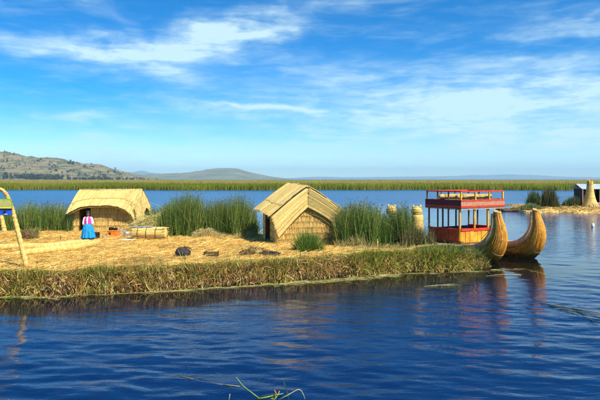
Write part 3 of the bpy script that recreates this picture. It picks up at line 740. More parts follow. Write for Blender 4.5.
# ---- the right hut: gable towards the lake
def right_hut():
    fl = at(277.4, 244.5, .75); fr = at(334, 242.5, .75)
    ux = Vector((fr.x - fl.x, fr.y - fl.y)); W = ux.length + .05; ang = math.atan2(ux.y, ux.x)
    c = Vector((fl.x + ux.x / 2, fl.y + ux.y / 2)); g = gz(c.x, c.y)
    e = empty('reed_hut', (c.x, c.y, g), ang, 'gabled reed hut with thick straw roof facing the lake', 'hut')
    hw = W / 2; D = 2.7; ap = 2.78; ev = 1.32
    gable = lambda a: ev + (ap - .1 - ev) * (1 - abs(a / W * 2 - 1))
    reed_wall(e, (-hw, 0, 0), (1, 0, 0), (0, -1, 0), W, gable, .29)
    hf = lambda a: 0 * a + ev + .12
    # left wall: solid in front, door towards the back
    reed_wall(e, (-hw, 1.15, 0), (0, -1, 0), (-1, 0, 0), 1.15, hf, .36)
    reed_wall(e, (-hw, D, 0), (0, -1, 0), (-1, 0, 0), .55, hf, .36)
    reed_wall(e, (hw, 0, 0), (0, 1, 0), (1, 0, 0), D, hf, .4)
    reed_wall(e, (hw, D, 0), (-1, 0, 0), (0, 1, 0), W, gable, .4)
    for y in (1.17, 2.13):
        MB().tube([(-hw - .02, y, -.05), (-hw - .02, y, ev + .1)], .04, 8).build('door_post', M['wood_dark'], e)
    MB().box(-hw - .03, -hw + .03, 1.2, 2.1, 1.18, 1.30).build('lintel', M['wood_dark'], e)
    MB().tube([(hw + .03, -.06, 0), (hw + .04, -.07, .7), (hw - .02, -.06, 1.3)], [.08, .075, .06], 10).build('corner_bundle', M['roll'], e)
    MB().tube([(-hw - .03, -.06, 0), (-hw - .03, -.07, .7), (-hw, -.06, 1.3)], [.07, .065, .05], 10).build('corner_bundle', M['roll'], e)
    yf, yb = -.2, D + .3
    def slope(sg):
        ovx = .36 if sg < 0 else .60
        def S(s, t):
            s = np.asarray(s, float); t = np.asarray(t, float)
            x = sg * (hw + ovx) * t
            y = yf + (yb - yf) * s
            ez = 1.52 if sg < 0 else 1.56
            z = ap + .08 + .16 * s + (ez - ap - .16 + .05 * s) * t + .035 * np.sin(np.pi * t.clip(0, 1)) + .02 * np.sin(s * 13 + t * 5)
            return vec3(x, y, z)
        return S
    Sl, Sr = slope(-1), slope(1)
    sheet(e, Sl, .09, (-.5, 0, .85)); sheet(e, Sr, .09, (.5, 0, .85))
    thatch(e, Sl, 800, 2, outn=(-.5, 0, .8), rag=.02, wid=(.007, .014)); thatch(e, Sr, 420, 3, outn=(.5, 0, .8), rag=.02, wid=(.007, .014))
    # deep straw verges that hang over the gable front on both sides of the ridge
    def verge(sg, drop0, drop1):
        S0 = Sl if sg < 0 else Sr
        def S(s, t):
            s = np.asarray(s, float); t = np.asarray(t, float)
            P = S0(0 * s - .005, s * .99)
            dr = drop0 + (drop1 - drop0) * s
            return P + vec3(-sg * .36 * s * t, -.05 + .10 * t * 1.0 + .0 * s, -dr * t)
        return S
    for sg, d0, d1 in ((-1, .98, 1.02), (1, .98, .62)):
        S = verge(sg, d0, d1)
        S2 = lambda s, t, S=S: S(t, s)                     # the reeds run down the slope, one below the other
        sheet(e, S, .07, (0, -1, 0), name='verge_mat')
        thatch(e, S2, 300, 1, outn=(0, -1, .1), name='verge_thatch', wid=(.009, .016), rag=.015)
    MB().tube([(0, yf - .02, ap + .10), (.02, 1, ap + .15), (0, yb, ap + .26)], [.06, .07, .06], 10).build('ridge_roll', M['thatch_base'], e)
    m = MB()
    for z in (ap + .10, ap - .18, ap - .48, ap - .72):
        m = MB(); m.tube([(-.07, yf - .13 + (ap - z) * .2, z - .05), (0, yf - .19 + (ap - z) * .2, z), (.07, yf - .13 + (ap - z) * .2, z - .05)], .022, 6); m.build('seam_tie', M['wood_dark'], e)
right_hut()

# ------------------------------------------------------------------ double-decked reed boat
M['hull'] = mat_noise('hull_reed', (.50, .21, .02), (.70, .34, .04), 5, .6, .5, 30, (1, 1, 1), spec=.4)
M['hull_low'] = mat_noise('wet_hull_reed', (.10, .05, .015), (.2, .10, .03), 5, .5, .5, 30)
M['gunwale'] = mat_noise('weathered_reed_gunwale', (.56, .28, .12), (.76, .46, .22), 7, .8, .5, 40)
M['red'] = mat_noise('red_paint', (.55, .03, .012), (.76, .06, .02), 4, .55, .25)
M['yellow_wood'] = mat_noise('yellow_painted_wood', (.60, .25, .02), (.84, .42, .035), 3.5, .6, .3)
M['tan_panel'] = mat_noise('weathered_tan_panel', (.34, .17, .09), (.48, .26, .15), 10, .75, .3)
M['shade_maroon'] = mat_noise('shaded_maroon_panel', (.09, .02, .035), (.14, .03, .05), 10, .7, .2)  # shade of the cabin's left side put into the colour
M['rust_red'] = mat_noise('rust_red_paint', (.36, .06, .015), (.52, .11, .02), 6, .6, .2)
M['brown_wood'] = mat_noise('brown_wood', (.13, .06, .025), (.2, .1, .04), 9, .7, .3)
M['tan_white'] = mat_noise('dirty_white_trim', (.42, .36, .3), (.62, .56, .5), 14, .8, .2)
M['blue_seat'] = mat_noise('blue_tarp', (.02, .05, .14), (.04, .08, .2), 9, .6, .3)
def boat():
    ang = R(33)
    e = empty('reed_catamaran', (8.06, 29.0, 0), ang, 'red and yellow double decked reed catamaran with two curled prows', 'boat')
    W, L = 3.12, 2.15
    def spine(n=44):
        # along the hull (towards the bow = -y) and up
        ctl = [(4.9, 1.0), (4.6, .55), (3.9, .24), (2.5, .12), (1.0, .10), (-.3, .12), (-1.0, .20), (-1.58, .40), (-2.02, .76), (-2.24, 1.24), (-2.26, 1.72), (-2.17, 2.12), (-2.14, 2.38)]
        rad = [.12, .28, .46, .56, .58, .58, .57, .55, .49, .39, .28, .20, .17]
        t = np.linspace(0, len(ctl) - 1, n); ci = np.arange(len(ctl))
        def cr(a):
            a = np.array(a, float); out = []
            for q in t:
                i = min(int(q), len(a) - 2); f = q - i
                p0, p1, p2, p3 = a[max(i - 1, 0)], a[i], a[i + 1], a[min(i + 2, len(a) - 1)]
                out.append(.5 * ((2 * p1) + (-p0 + p2) * f + (2 * p0 - 5 * p1 + 4 * p2 - p3) * f * f + (-p0 + 3 * p1 - 3 * p2 + p3) * f ** 3))
            return out
        return cr([c[0] for c in ctl]), cr([c[1] for c in ctl]), cr(rad)
    ys, zs, rs = spine()
    for hx_, nm in ((.12, 'near'), (W - .02, 'far')):
        m = MB(); m.tube([(hx_, y, z) for y, z in zip(ys, zs)], rs, 44, ridges=.022, up=(0, 0, 1), squash=[.9] * len(ys))
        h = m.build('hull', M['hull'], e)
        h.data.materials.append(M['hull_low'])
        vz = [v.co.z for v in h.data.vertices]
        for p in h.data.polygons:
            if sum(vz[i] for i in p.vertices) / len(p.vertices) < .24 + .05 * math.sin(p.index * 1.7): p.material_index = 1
        # the two pale rolls along the upper edge, following the curl of the prow
        for sgn in (-1, 1):
            pts = []; rr = []
            for k in range(3, len(ys)):
                k0, k1 = max(k - 1, 0), min(k + 1, len(ys) - 1)
                ty, tz = ys[k1] - ys[k0], zs[k1] - zs[k0]; q = math.hypot(ty, tz); ny, nz = tz / q, -ty / q   # inner side
                if nz < 0 and zs[k] < .9: ny, nz = -ny, -nz
                off = rs[k] * .74
                pts.append((hx_ + sgn * rs[k] * .62, ys[k] + ny * off, zs[k] + nz * off)); rr.append(.17 if k < 30 else .17 * (1 - (k - 30) / 30))
            MB().tube(pts, rr, 14, ridges=.05, up=(1, 0, 0)).build('gunwale_roll', M['gunwale'], h)
        # the outer reeds of the bundle, laid along the hull
        N = 900; K = 7; ph = rng.uniform(0, 2 * math.pi, N); k0 = rng.uniform(1, 36, N); ln = rng.uniform(5, 11, N)
        kk = np.minimum(k0[:, None] + ln[:, None] * np.linspace(0, 1, K), len(ys) - 1.01); pj = ph[:, None] + rng.normal(0, .10, (N, 1)) * np.linspace(-1, 1, K)
        ia = np.arange(len(ys)); yi, zi, ri = (np.interp(kk, ia, q) for q in (ys, zs, rs))
        ty_, tz_ = np.gradient(np.array(ys)), np.gradient(np.array(zs)); ln_ = np.hypot(ty_, tz_)
        tyi, tzi = np.interp(kk, ia, ty_ / ln_), np.interp(kk, ia, tz_ / ln_)
        nrm3 = np.stack([np.sin(pj) * .92, -tzi * np.cos(pj), tyi * np.cos(pj)], -1)
        P = np.stack([np.full_like(yi, hx_), yi, zi], -1) + nrm3 * (ri * rng.uniform(.985, 1.03, (N, 1)))[..., None]
        V, Fq, c = stalks(P, rng.uniform(.010, .019, N), norm(nrm3[:, 3]), pick([(.74, .32, .03), (.82, .40, .045), (.62, .25, .02), (.86, .50, .09), (.40, .15, .018)], N, .18, [.32, .26, .2, .12, .1]))
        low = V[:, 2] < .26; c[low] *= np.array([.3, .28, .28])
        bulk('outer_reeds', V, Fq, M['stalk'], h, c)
        # uneven rope lashings
        for k in (9, 16, 23, 28, 32, 36, 39, 41):
            cc = Vector((hx_, ys[k], zs[k])); t = Vector((0, ys[k + 1] - ys[k - 1], zs[k + 1] - zs[k - 1])).normalized()
            a = Vector((1, 0, 0)); b_ = t.cross(a); w0 = random.uniform(-.06, .06)
            for q0 in (0, .035):
                ring = [cc + t * (q0 + w0 * math.sin(p) + .012 * math.sin(p * 5 + k)) + (a * math.cos(p) * .9 + b_ * math.sin(p)) * (rs[k] * 1.03) for p in np.linspace(0, 2 * math.pi, 33)]
                MB().tube(ring, .010, 5, caps=False).build('rope_lashing', M['rope'], h)
        # flared cut end of the prow bundle
        ty, tz = ys[-1], zs[-1]
        m = MB(); m.tube([(hx_, ty + .02, tz - .08), (hx_, ty + .01, tz + .02), (hx_, ty - .03, tz + .055), (hx_, ty - .03, tz + .075)], [.15, .165, .185, .16], 22, squash=[1, 1, 1, 1], ridges=.06, up=(0, 1, 0)); m.build('prow_cap', M['rope'], h)
        if nm == 'near':
            m = MB()
            for q in range(4):
                m.tube([(hx_ + .19 * math.cos(p), ty + .015 * q + .19 * math.sin(p), tz - .12 - .035 * q + .03 * math.sin(p * 2 + q)) for p in np.linspace(0, 6.2832, 21)], .016, 5, caps=False)
            m.tube([(hx_ + .15, ty + .12, tz - .15), (hx_ + .12, ty + .3, tz - .5), (hx_ + .1, ty + .62, tz - .95), (hx_ + .12, ty + 1.0, tz - 1.3)], .014, 6)
            m.build('mooring_rope', M['wood_dark'], h)
    # deck and bulwarks
    MB().box(-.05, W + .05, -.1, L + .6, .70, .86, .02).build('deck', M['brown_wood'], e)
    def front(x): return -.05 - .28 * (1 - ((x - W / 2) / (W / 2)) ** 2)
    xs = np.linspace(0, W, 25)
    def curved(z0, z1, off, th, name, mat):
        vs = []; fs = []
        for x in xs: vs += [(x, front(x) - off, z0), (x, front(x) - off, z1), (x, front(x) - off + th, z0), (x, front(x) - off + th, z1)]
        for i in range(24):
            a = i * 4; b_ = a + 4; fs += [(a, b_, b_ + 1, a + 1), (a + 2, a + 3, b_ + 3, b_ + 2), (a + 1, b_ + 1, b_ + 3, a + 3), (a, a + 2, b_ + 2, b_)]
        fs += [(0, 1, 3, 2), (96, 98, 99, 97)]
        return MB().add(vs, fs).build(name, mat, e)
    # front bulwark: upright boards
    nb = 13
    for i in range(nb):
        x0 = W * i / nb + .008; x1 = W * (i + 1) / nb - .008
        vs = []
        for z in (.74, 1.40):
            for x, o_ in ((x0, 0), (x1, 0), (x1, .04), (x0, .04)): vs.append((x, front(x) + o_ - .012 * (i % 3), z))
        MB().add(vs, [(0, 1, 5, 4), (1, 2, 6, 5), (2, 3, 7, 6), (3, 0, 4, 7), (4, 5, 6, 7), (3, 2, 1, 0)]).build('bulwark_board', M['yellow_wood'], e)
    curved(1.38, 1.50, .045, .11, 'front_rail', M['red']); curved(.70, .80, .03, .08, 'rubbing_strip', M['brown_wood'])
    for x in (0, W):
        for i in range(9):
            y0 = .02 + L * i / 9; MB().box(x - .03, x + .03, y0 + .006, y0 + L / 9 - .006, .74, 1.40).build('bulwark_board', M['rust_red'], e)
        MB().box(x - .06, x + .06, -.02, L + .02, 1.37, 1.47, .015).build('side_rail', M['red'], e)
    MB().box(.04, W - .04, L - .03, L + .03, .86, 1.40).build('back_board', M['shade_maroon'], e)
    # posts
    def post(x, y, z0, z1, w=.045, mat='yellow_wood'):
        MB().box(x - w, x + w, y - w, y + w, z0, z1, .01).build('post', M[mat], e)
    for i in range(4):
        x = W * i / 3; post(x, .02 if i in (0, 3) else -.02, .86, 2.5); post(x, L - .02, .86, 2.5, .035, 'brown_wood')
    for y in (L * .36, L * .7):
        for x in (0, W): post(x, y, 1.40, 2.5, .032, 'brown_wood')
    # upper deck
    MB().box(-.10, W + .10, -.16, L + .12, 2.50, 2.58, .01).build('upper_deck', M['brown_wood'], e)
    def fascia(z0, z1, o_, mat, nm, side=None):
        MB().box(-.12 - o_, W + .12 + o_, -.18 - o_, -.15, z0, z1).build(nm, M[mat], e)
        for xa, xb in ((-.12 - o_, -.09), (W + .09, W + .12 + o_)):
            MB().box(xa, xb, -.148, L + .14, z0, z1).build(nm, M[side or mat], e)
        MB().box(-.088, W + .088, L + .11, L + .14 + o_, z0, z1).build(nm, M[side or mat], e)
    fascia(2.645, 2.86, .0, 'tan_panel', 'fascia_panel', 'shade_maroon'); fascia(2.86, 2.935, .012, 'red', 'fascia_stripe', 'shade_maroon'); fascia(2.56, 2.645, .012, 'red', 'fascia_stripe')  # side panel and top stripe painted dark to carry the side's shade
    fascia(2.50, 2.56, .006, 'brown_wood', 'fascia_base')
    # white scalloped trim under the stripe
    m = MB()
    n = 26
    for i in range(n):
        xa = -.12 + (W + .24) * i / n; xb = -.12 + (W + .24) * (i + 1) / n; xm = (xa + xb) / 2
        m.add([(xa + .006, -.175, 2.54), (xb - .006, -.175, 2.54), (xb - .02, -.175, 2.46), (xm, -.175, 2.435), (xa + .02, -.175, 2.46),
               (xa + .006, -.16, 2.54), (xb - .006, -.16, 2.54), (xb - .02, -.16, 2.46), (xm, -.16, 2.435), (xa + .02, -.16, 2.46)],
              [(4, 3, 2, 1, 0), (5, 6, 7, 8, 9), (0, 1, 6, 5), (1, 2, 7, 6), (2, 3, 8, 7), (3, 4, 9, 8), (4, 0, 5, 9)])
    m.build('scalloped_trim', M['tan_white'], e)
    m = MB()
    for i in range(18):
        ya = -.14 + (L + .26) * i / 18; yb_ = ya + (L + .26) / 18; ym = (ya + yb_) / 2
        m.add([(-.115, ya + .006, 2.54), (-.115, yb_ - .006, 2.54), (-.115, yb_ - .02, 2.46), (-.115, ym, 2.435), (-.115, ya + .02, 2.46),
               (-.10, ya + .006, 2.54), (-.10, yb_ - .006, 2.54), (-.10, yb_ - .02, 2.46), (-.10, ym, 2.435), (-.10, ya + .02, 2.46)],
              [(0, 1, 2, 3, 4), (9, 8, 7, 6, 5), (5, 6, 1, 0), (6, 7, 2, 1), (7, 8, 3, 2), (8, 9, 4, 3), (9, 5, 0, 4)])
    m.build('scalloped_trim', M['tan_panel'], e)
    # railing of the upper deck
    for i in range(4):
        x = -.06 + (W + .12) * i / 3
        MB().box(x - .04, x + .04, -.14, -.07, 2.58, 3.34, .008).build('rail_post', M['yellow_wood'], e)
        MB().box(x - .03, x + .03, L + .03, L + .09, 2.58, 3.34, .008).build('rail_post', M['brown_wood'], e)
    for y in (L * .33, L * .68):
        for x in (-.06, W + .06): MB().box(x - .03, x + .03, y - .03, y + .03, 2.58, 3.34, .008).build('rail_post', M['brown_wood'], e)
    MB().box(-.11, W + .11, -.15, -.06, 3.34, 3.40, .01).build('top_rail', M['red'], e)
    MB().box(-.11, W + .11, L + .02, L + .1, 3.34, 3.40, .01).build('top_rail', M['red'], e)
    for x in (-.06, W + .06): MB().box(x - .045, x + .045, -.058, L + .018, 3.34, 3.40, .01).build('top_rail', M['red'], e)
    for y in (.2, .95, 1.8): MB().box(-.08, W + .08, y - .05, y + .05, 2.9, 2.96, .008).build('roof_beam', M['brown_wood'], e)
    # benches inside
    for y in (.75, 1.55):
        b_ = MB().box(.35, W - .35, y - .18, y + .18, 1.22, 1.28, .01).build('bench', M['brown_wood'], e)
        for x in (.45, W - .45): MB().box(x - .04, x + .04, y - .15, y + .15, .86, 1.22).build('bench_leg', M['brown_wood'], b_)
    MB().box(1.5, W - .3, L - .35, L - .06, .87, 1.34, .05).build('tarpaulin', M['blue_seat'], e)
    return e
BOAT = boat()
# reed rolls lying on the upper deck
for (y, r, x0, x1, lab) in ((.35, .13, .15, 2.75, 'front yellow reed roll lying on the boat upper deck'), (1.65, .12, .25, 2.9, 'rear yellow reed roll lying on the boat upper deck')):
    o = empty('reed_roll', BOAT.matrix_basis @ Vector(((x0 + x1) / 2, y, 2.962)), R(33), lab, 'reed roll', 'reed rolls on the boat roof')
    l = (x1 - x0) / 2; n = 40
    MB().tube([(-l + 2 * l * i / n, .03 * math.sin(i * .3), r) for i in range(n + 1)], [r * (1 if 2 < i < n - 2 else .8) * (1.0 if i % 5 else .9) for i in range(n + 1)], 16, ridges=.04, up=(0, 0, 1)).build('bundle', M['thatch_base'], o)
    for k in (-.7, -.25, .25, .7):
        MB().tube([(l * k, r * 1.03 * math.cos(p), r + r * 1.03 * math.sin(p)) for p in np.linspace(0, 2 * math.pi, 17)], .012, 5, caps=False).build('binding', M['rope'], o)

# ------------------------------------------------------------------ cat-headed reed prows behind the right reeds
def cat_prow(px, Y, top, hw_px, lab, neckr):
    p = atd(px, top, Y); X = p.x; r = hw_px * Y / FPX; zt = p.z
    base = max(gz(X, Y), 0)
    e = empty('cat_figurehead', (X, Y, base), R(158), lab, 'figurehead', 'cat headed reed prows')
    hz_ = zt - r * 1.12 - base
    m = MB(); m.ball((0, 0, hz_), (r, r * .95, r * .98), 24, 14, .018); hd = m.build('head', M['puma'], e)
    for sx in (-.58, .58):
        m = MB(); m.tube([(sx * r, -.02, hz_ + r * .62), (sx * r * 1.1, -.03, hz_ + r * .98), (sx * r * 1.12, -.03, hz_ + r * 1.22)], [r * .26, r * .2, r * .05], 10); m.build('ear', M['puma'], hd)
        MB().ball((sx * r * .62, -r * .84, hz_ + r * .15), r * .1, 8, 6).build('eye', M['black'], hd)
    MB().ball((0, -r * .95, hz_ - r * .22), (r * .38, r * .3, r * .28), 12, 8).build('muzzle', M['puma'], hd)
    for k in range(5):      # woven bands round the head
        a = -1.0 + k * .5; rr = math.sqrt(max(0, 1 - (a * .8) ** 2)) * r * 1.0
        MB().tube([(rr * math.cos(p) * 1.015, rr * .95 * math.sin(p) * 1.015, hz_ + r * .98 * a * .8) for p in np.linspace(0, 2 * math.pi, 25)], .012, 5, caps=False).build('band', M['rope'], hd)
    n = 18
    pts = [(.03 * math.sin(i * .3), .10 * (1 - i / n), -.1 + (hz_ - r * .6 + .1) * i / n) for i in range(n + 1)]
    m = MB(); m.tube(pts, [neckr * (1.25 - .3 * i / n) * (.94 if i % 3 == 0 else 1) for i in range(n + 1)], 20, ridges=.03, up=(1, 0, 0)); m.build('neck', M['puma'], e)
cat_prow(391.5, 29.9, 204.8, 5.3, 'left of the two round straw cat heads above the reeds', .17)
cat_prow(416.8, 28.9, 205.3, 5.6, 'right of the two round straw cat heads beside the boat', .30)

# ------------------------------------------------------------------ sign arch on the left
def arch():
    b = at(27, 267.5, .72); b.z = gz(b.x, b.y)
    e = empty('sign_arch', b, 0, 'leaning rope wrapped reed arch pole carrying the painted sign', 'arch')
    px = [(27, 268.5), (22.5, 250), (18, 232), (14.5, 218), (11, 205), (7.8, 196.5), (4, 191.2), (0, 188.8), (-6, 188.3), (-13, 190), (-20, 195), (-27, 204), (-33, 216), (-40, 234), (-47, 254), (-52, 268)]
    pts = [atd(x, y, b.y) - b for x, y in px]
    # resample
    P = []
    for i in range(len(pts) - 1):
        for k in range(9): P.append(pts[i].lerp(pts[i + 1], k / 9))
    P.append(pts[-1])
    Q = [sum((P[min(max(i + j, 0), len(P) - 1)] for j in range(-6, 7)), Vector()) / 13 for i in range(len(P))]
    Q[0] = P[0]; Q[-1] = P[-1]
    rad = [(.10 if i % 3 else .082) * (1.05 - .35 * math.sin(math.pi * i / len(Q))) for i in range(len(Q))]
    MB().tube(Q, rad, 14, ridges=.03).build('pole', M['puma'], e)
    # rope spiral
    m = MB(); sp = []
    for i in range(len(Q) * 3):
        q = Q[min(i // 3, len(Q) - 1)]; a = i * 1.3
        sp.append(q + Vector((math.cos(a) * .088, math.sin(a) * .088, 0)))
    m.tube(sp, .009, 4); m.build('rope', M['rope'], e)
    return b
AB = arch()
def sign():
    c0 = atd(12, 199, AB.y - .17); c1 = atd(-20, 215.2, AB.y - .17)
    w = c0.x - c1.x; h = c0.z - c1.z
    e = empty('painted_sign', ((c0.x + c1.x) / 2, AB.y - .17, c1.z), 0, 'painted board with pink lettering hanging on the reed arch', 'sign')
    G = mat_noise('sign_green', (.22, .48, .03), (.34, .6, .05), 6, .5, .1); B = mat_noise('sign_blue', (.01, .07, .5), (.015, .11, .62), 6, .5, .1)
    Pk = mat_noise('sign_pink', (.72, .22, .25), (.8, .34, .32), 30, .6, .1); Ye = mat_noise('sign_yellow', (.75, .55, .06), (.8, .62, .1), 9, .6, .1)
    MB().box(-w / 2, w / 2, -.02, .02, 0, h, .004).build('board', M['brown_wood'], e)
    def pn(nm, z0, z1, mat, d=.024, x0=-w / 2 + .005, x1=w / 2 - .005): return MB().box(x0, x1, -d, -.0201, h * z0, h * z1).build(nm, mat, e)
    pn('green_field', .5, .99, G); pn('yellow_line', .42, .5, Ye, .025); pn('dark_band', .3, .42, M['black'], .0255); pn('blue_field', .02, .3, B, .026)
    # worn pink lettering: three strokes to a letter
    x = w / 2 - .06; k = 0
    while x > -w / 2 + .1:
        m = MB(); z0, z1 = h * .56, h * .84; t = .018; wd = .06
        m.box(x - wd, x - wd + t, -.03, -.0245, z0, z1); m.box(x - t, x, -.03, -.0245, z0 if k % 2 else z0 + .05, z1)
        m.box(x - wd + t, x - t, -.03, -.0245, z1 - t, z1) if k % 3 else m.box(x - wd + t, x - t, -.03, -.0245, z0, z0 + t)
        m.box(x - wd + t, x - t, -.03, -.0245, (z0 + z1) / 2, (z0 + z1) / 2 + t); m.build('letter', Pk, e); x -= .085; k += 1
    # small painted bird over the water
    m = MB(); cx = w / 2 - .25
    m.add([(cx - .1, -.03, h * .12), (cx + .02, -.03, h * .10), (cx + .06, -.03, h * .26), (cx - .02, -.03, h * .30), (cx - .1, -.027, h * .12), (cx + .02, -.027, h * .10), (cx + .06, -.027, h * .26), (cx - .02, -.027, h * .30)],
          [(0, 1, 2, 3), (7, 6, 5, 4), (0, 4, 5, 1), (1, 5, 6, 2), (2, 6, 7, 3), (3, 7, 4, 0)]); m.build('painted_bird', M['black'], e)
    m = MB(); m.box(cx - .02, cx + .10, -.03, -.0265, h * .05, h * .085); m.build('painted_foam', M['white'], e)
    for x_ in (-.3, .3):
        MB().tube([(x_ * w, 0, h), (x_ * w, .08, h + .12), (x_ * w, .17, h + .24)], .01, 5).build('hanger', M['rope'], e)
sign()
# second reed post further back, at the frame's left edge
def back_post():
    b = at(4.5, 231.5, .75); e = empty('reed_post', (b.x, b.y, gz(b.x, b.y)), 0, 'slanting pale reed post at the far left edge before the reeds', 'post')
    t = atd(-1.5, 201, b.y) - Vector((b.x, b.y, gz(b.x, b.y)))
    n = 30; MB().tube([t * (i / n) for i in range(n + 1)], [(.15 - .05 * i / n) * (1 if i % 3 else .86) for i in range(n + 1)], 14, ridges=.03).build('bundle', M['roll'], e)
    for k in (.15, .4, .65, .9): MB().tube([t * k + Vector((.15 * math.cos(p) * (1.05 - .3 * k), .15 * math.sin(p) * (1.05 - .3 * k), 0)) for p in np.linspace(0, 6.283, 17)], .012, 5, caps=False).build('binding', M['rope'], e)
back_post()
b = at(1.5, 231, .75)
m = MB(); m.ball((0, 0, .14), (.2, .16, .22), 14, 9, .12); o = m.build('white_sack', M['white']); o.location = (b.x, b.y, gz(b.x, b.y) - .03)
tag(o, 'small white sack at the far left edge', 'sack')

# ------------------------------------------------------------------ long reed rolls (a small boat being made) in the left foreground
def long_roll(pix, r0, lab, tipr=.5):
    pts = [at(x, y, .75) for x, y in pix]
    P = []
    for i in range(len(pts) - 1):
        for k in range(16): P.append(pts[i].lerp(pts[i + 1], k / 16))
    P.append(pts[-1]); n = len(P)
    Q = [sum((P[min(max(i + j, 0), n - 1)] for j in range(-9, 10)), Vector()) / 19 for i in range(n)]
    b = Q[n // 2].copy(); b.z = gz(b.x, b.y)
    rad = []
    for i in range(n):
        t = i / (n - 1); r = r0 * min(1.0, .35 + t * 3.0, tipr + (1 - t) * 3.0) * (1 if i % 2 else .98); rad.append(r)
    for i, q in enumerate(Q): q.z = gz(q.x, q.y) + rad[i] * .9
    e = empty('long_reed_roll', b, 0, lab, 'reed roll', 'long reed rolls on the straw')
    MB().tube([q - b for q in Q], rad, 18, ridges=.03).build('bundle', M['roll'], e)
    for i in range(4, n - 2, 4):
        t = (Q[i + 1] - Q[i - 1]).normalized(); a = Vector((0, 0, 1)); c = t.cross(a).normalized()
        MB().tube([Q[i] - b + (a * math.cos(p) + c * math.sin(p)) * (rad[i] * 1.03) for p in np.linspace(0, 6.2832, 17)], .008, 5, caps=False).build('binding', M['rope'], e)
long_roll([(-55, 250), (-20, 250), (10, 249.5), (35, 249.3), (60, 248.2), (80, 246), (92, 243.5)], .145, 'rear of two long golden reed rolls lying on the straw', .8)
long_roll([(4, 255), (20, 255.2), (45, 254.5), (65, 252.5), (84, 249), (95, 246.5), (98.5, 243.8)], .165, 'front of two long golden reed rolls curving up at its right end', .95)

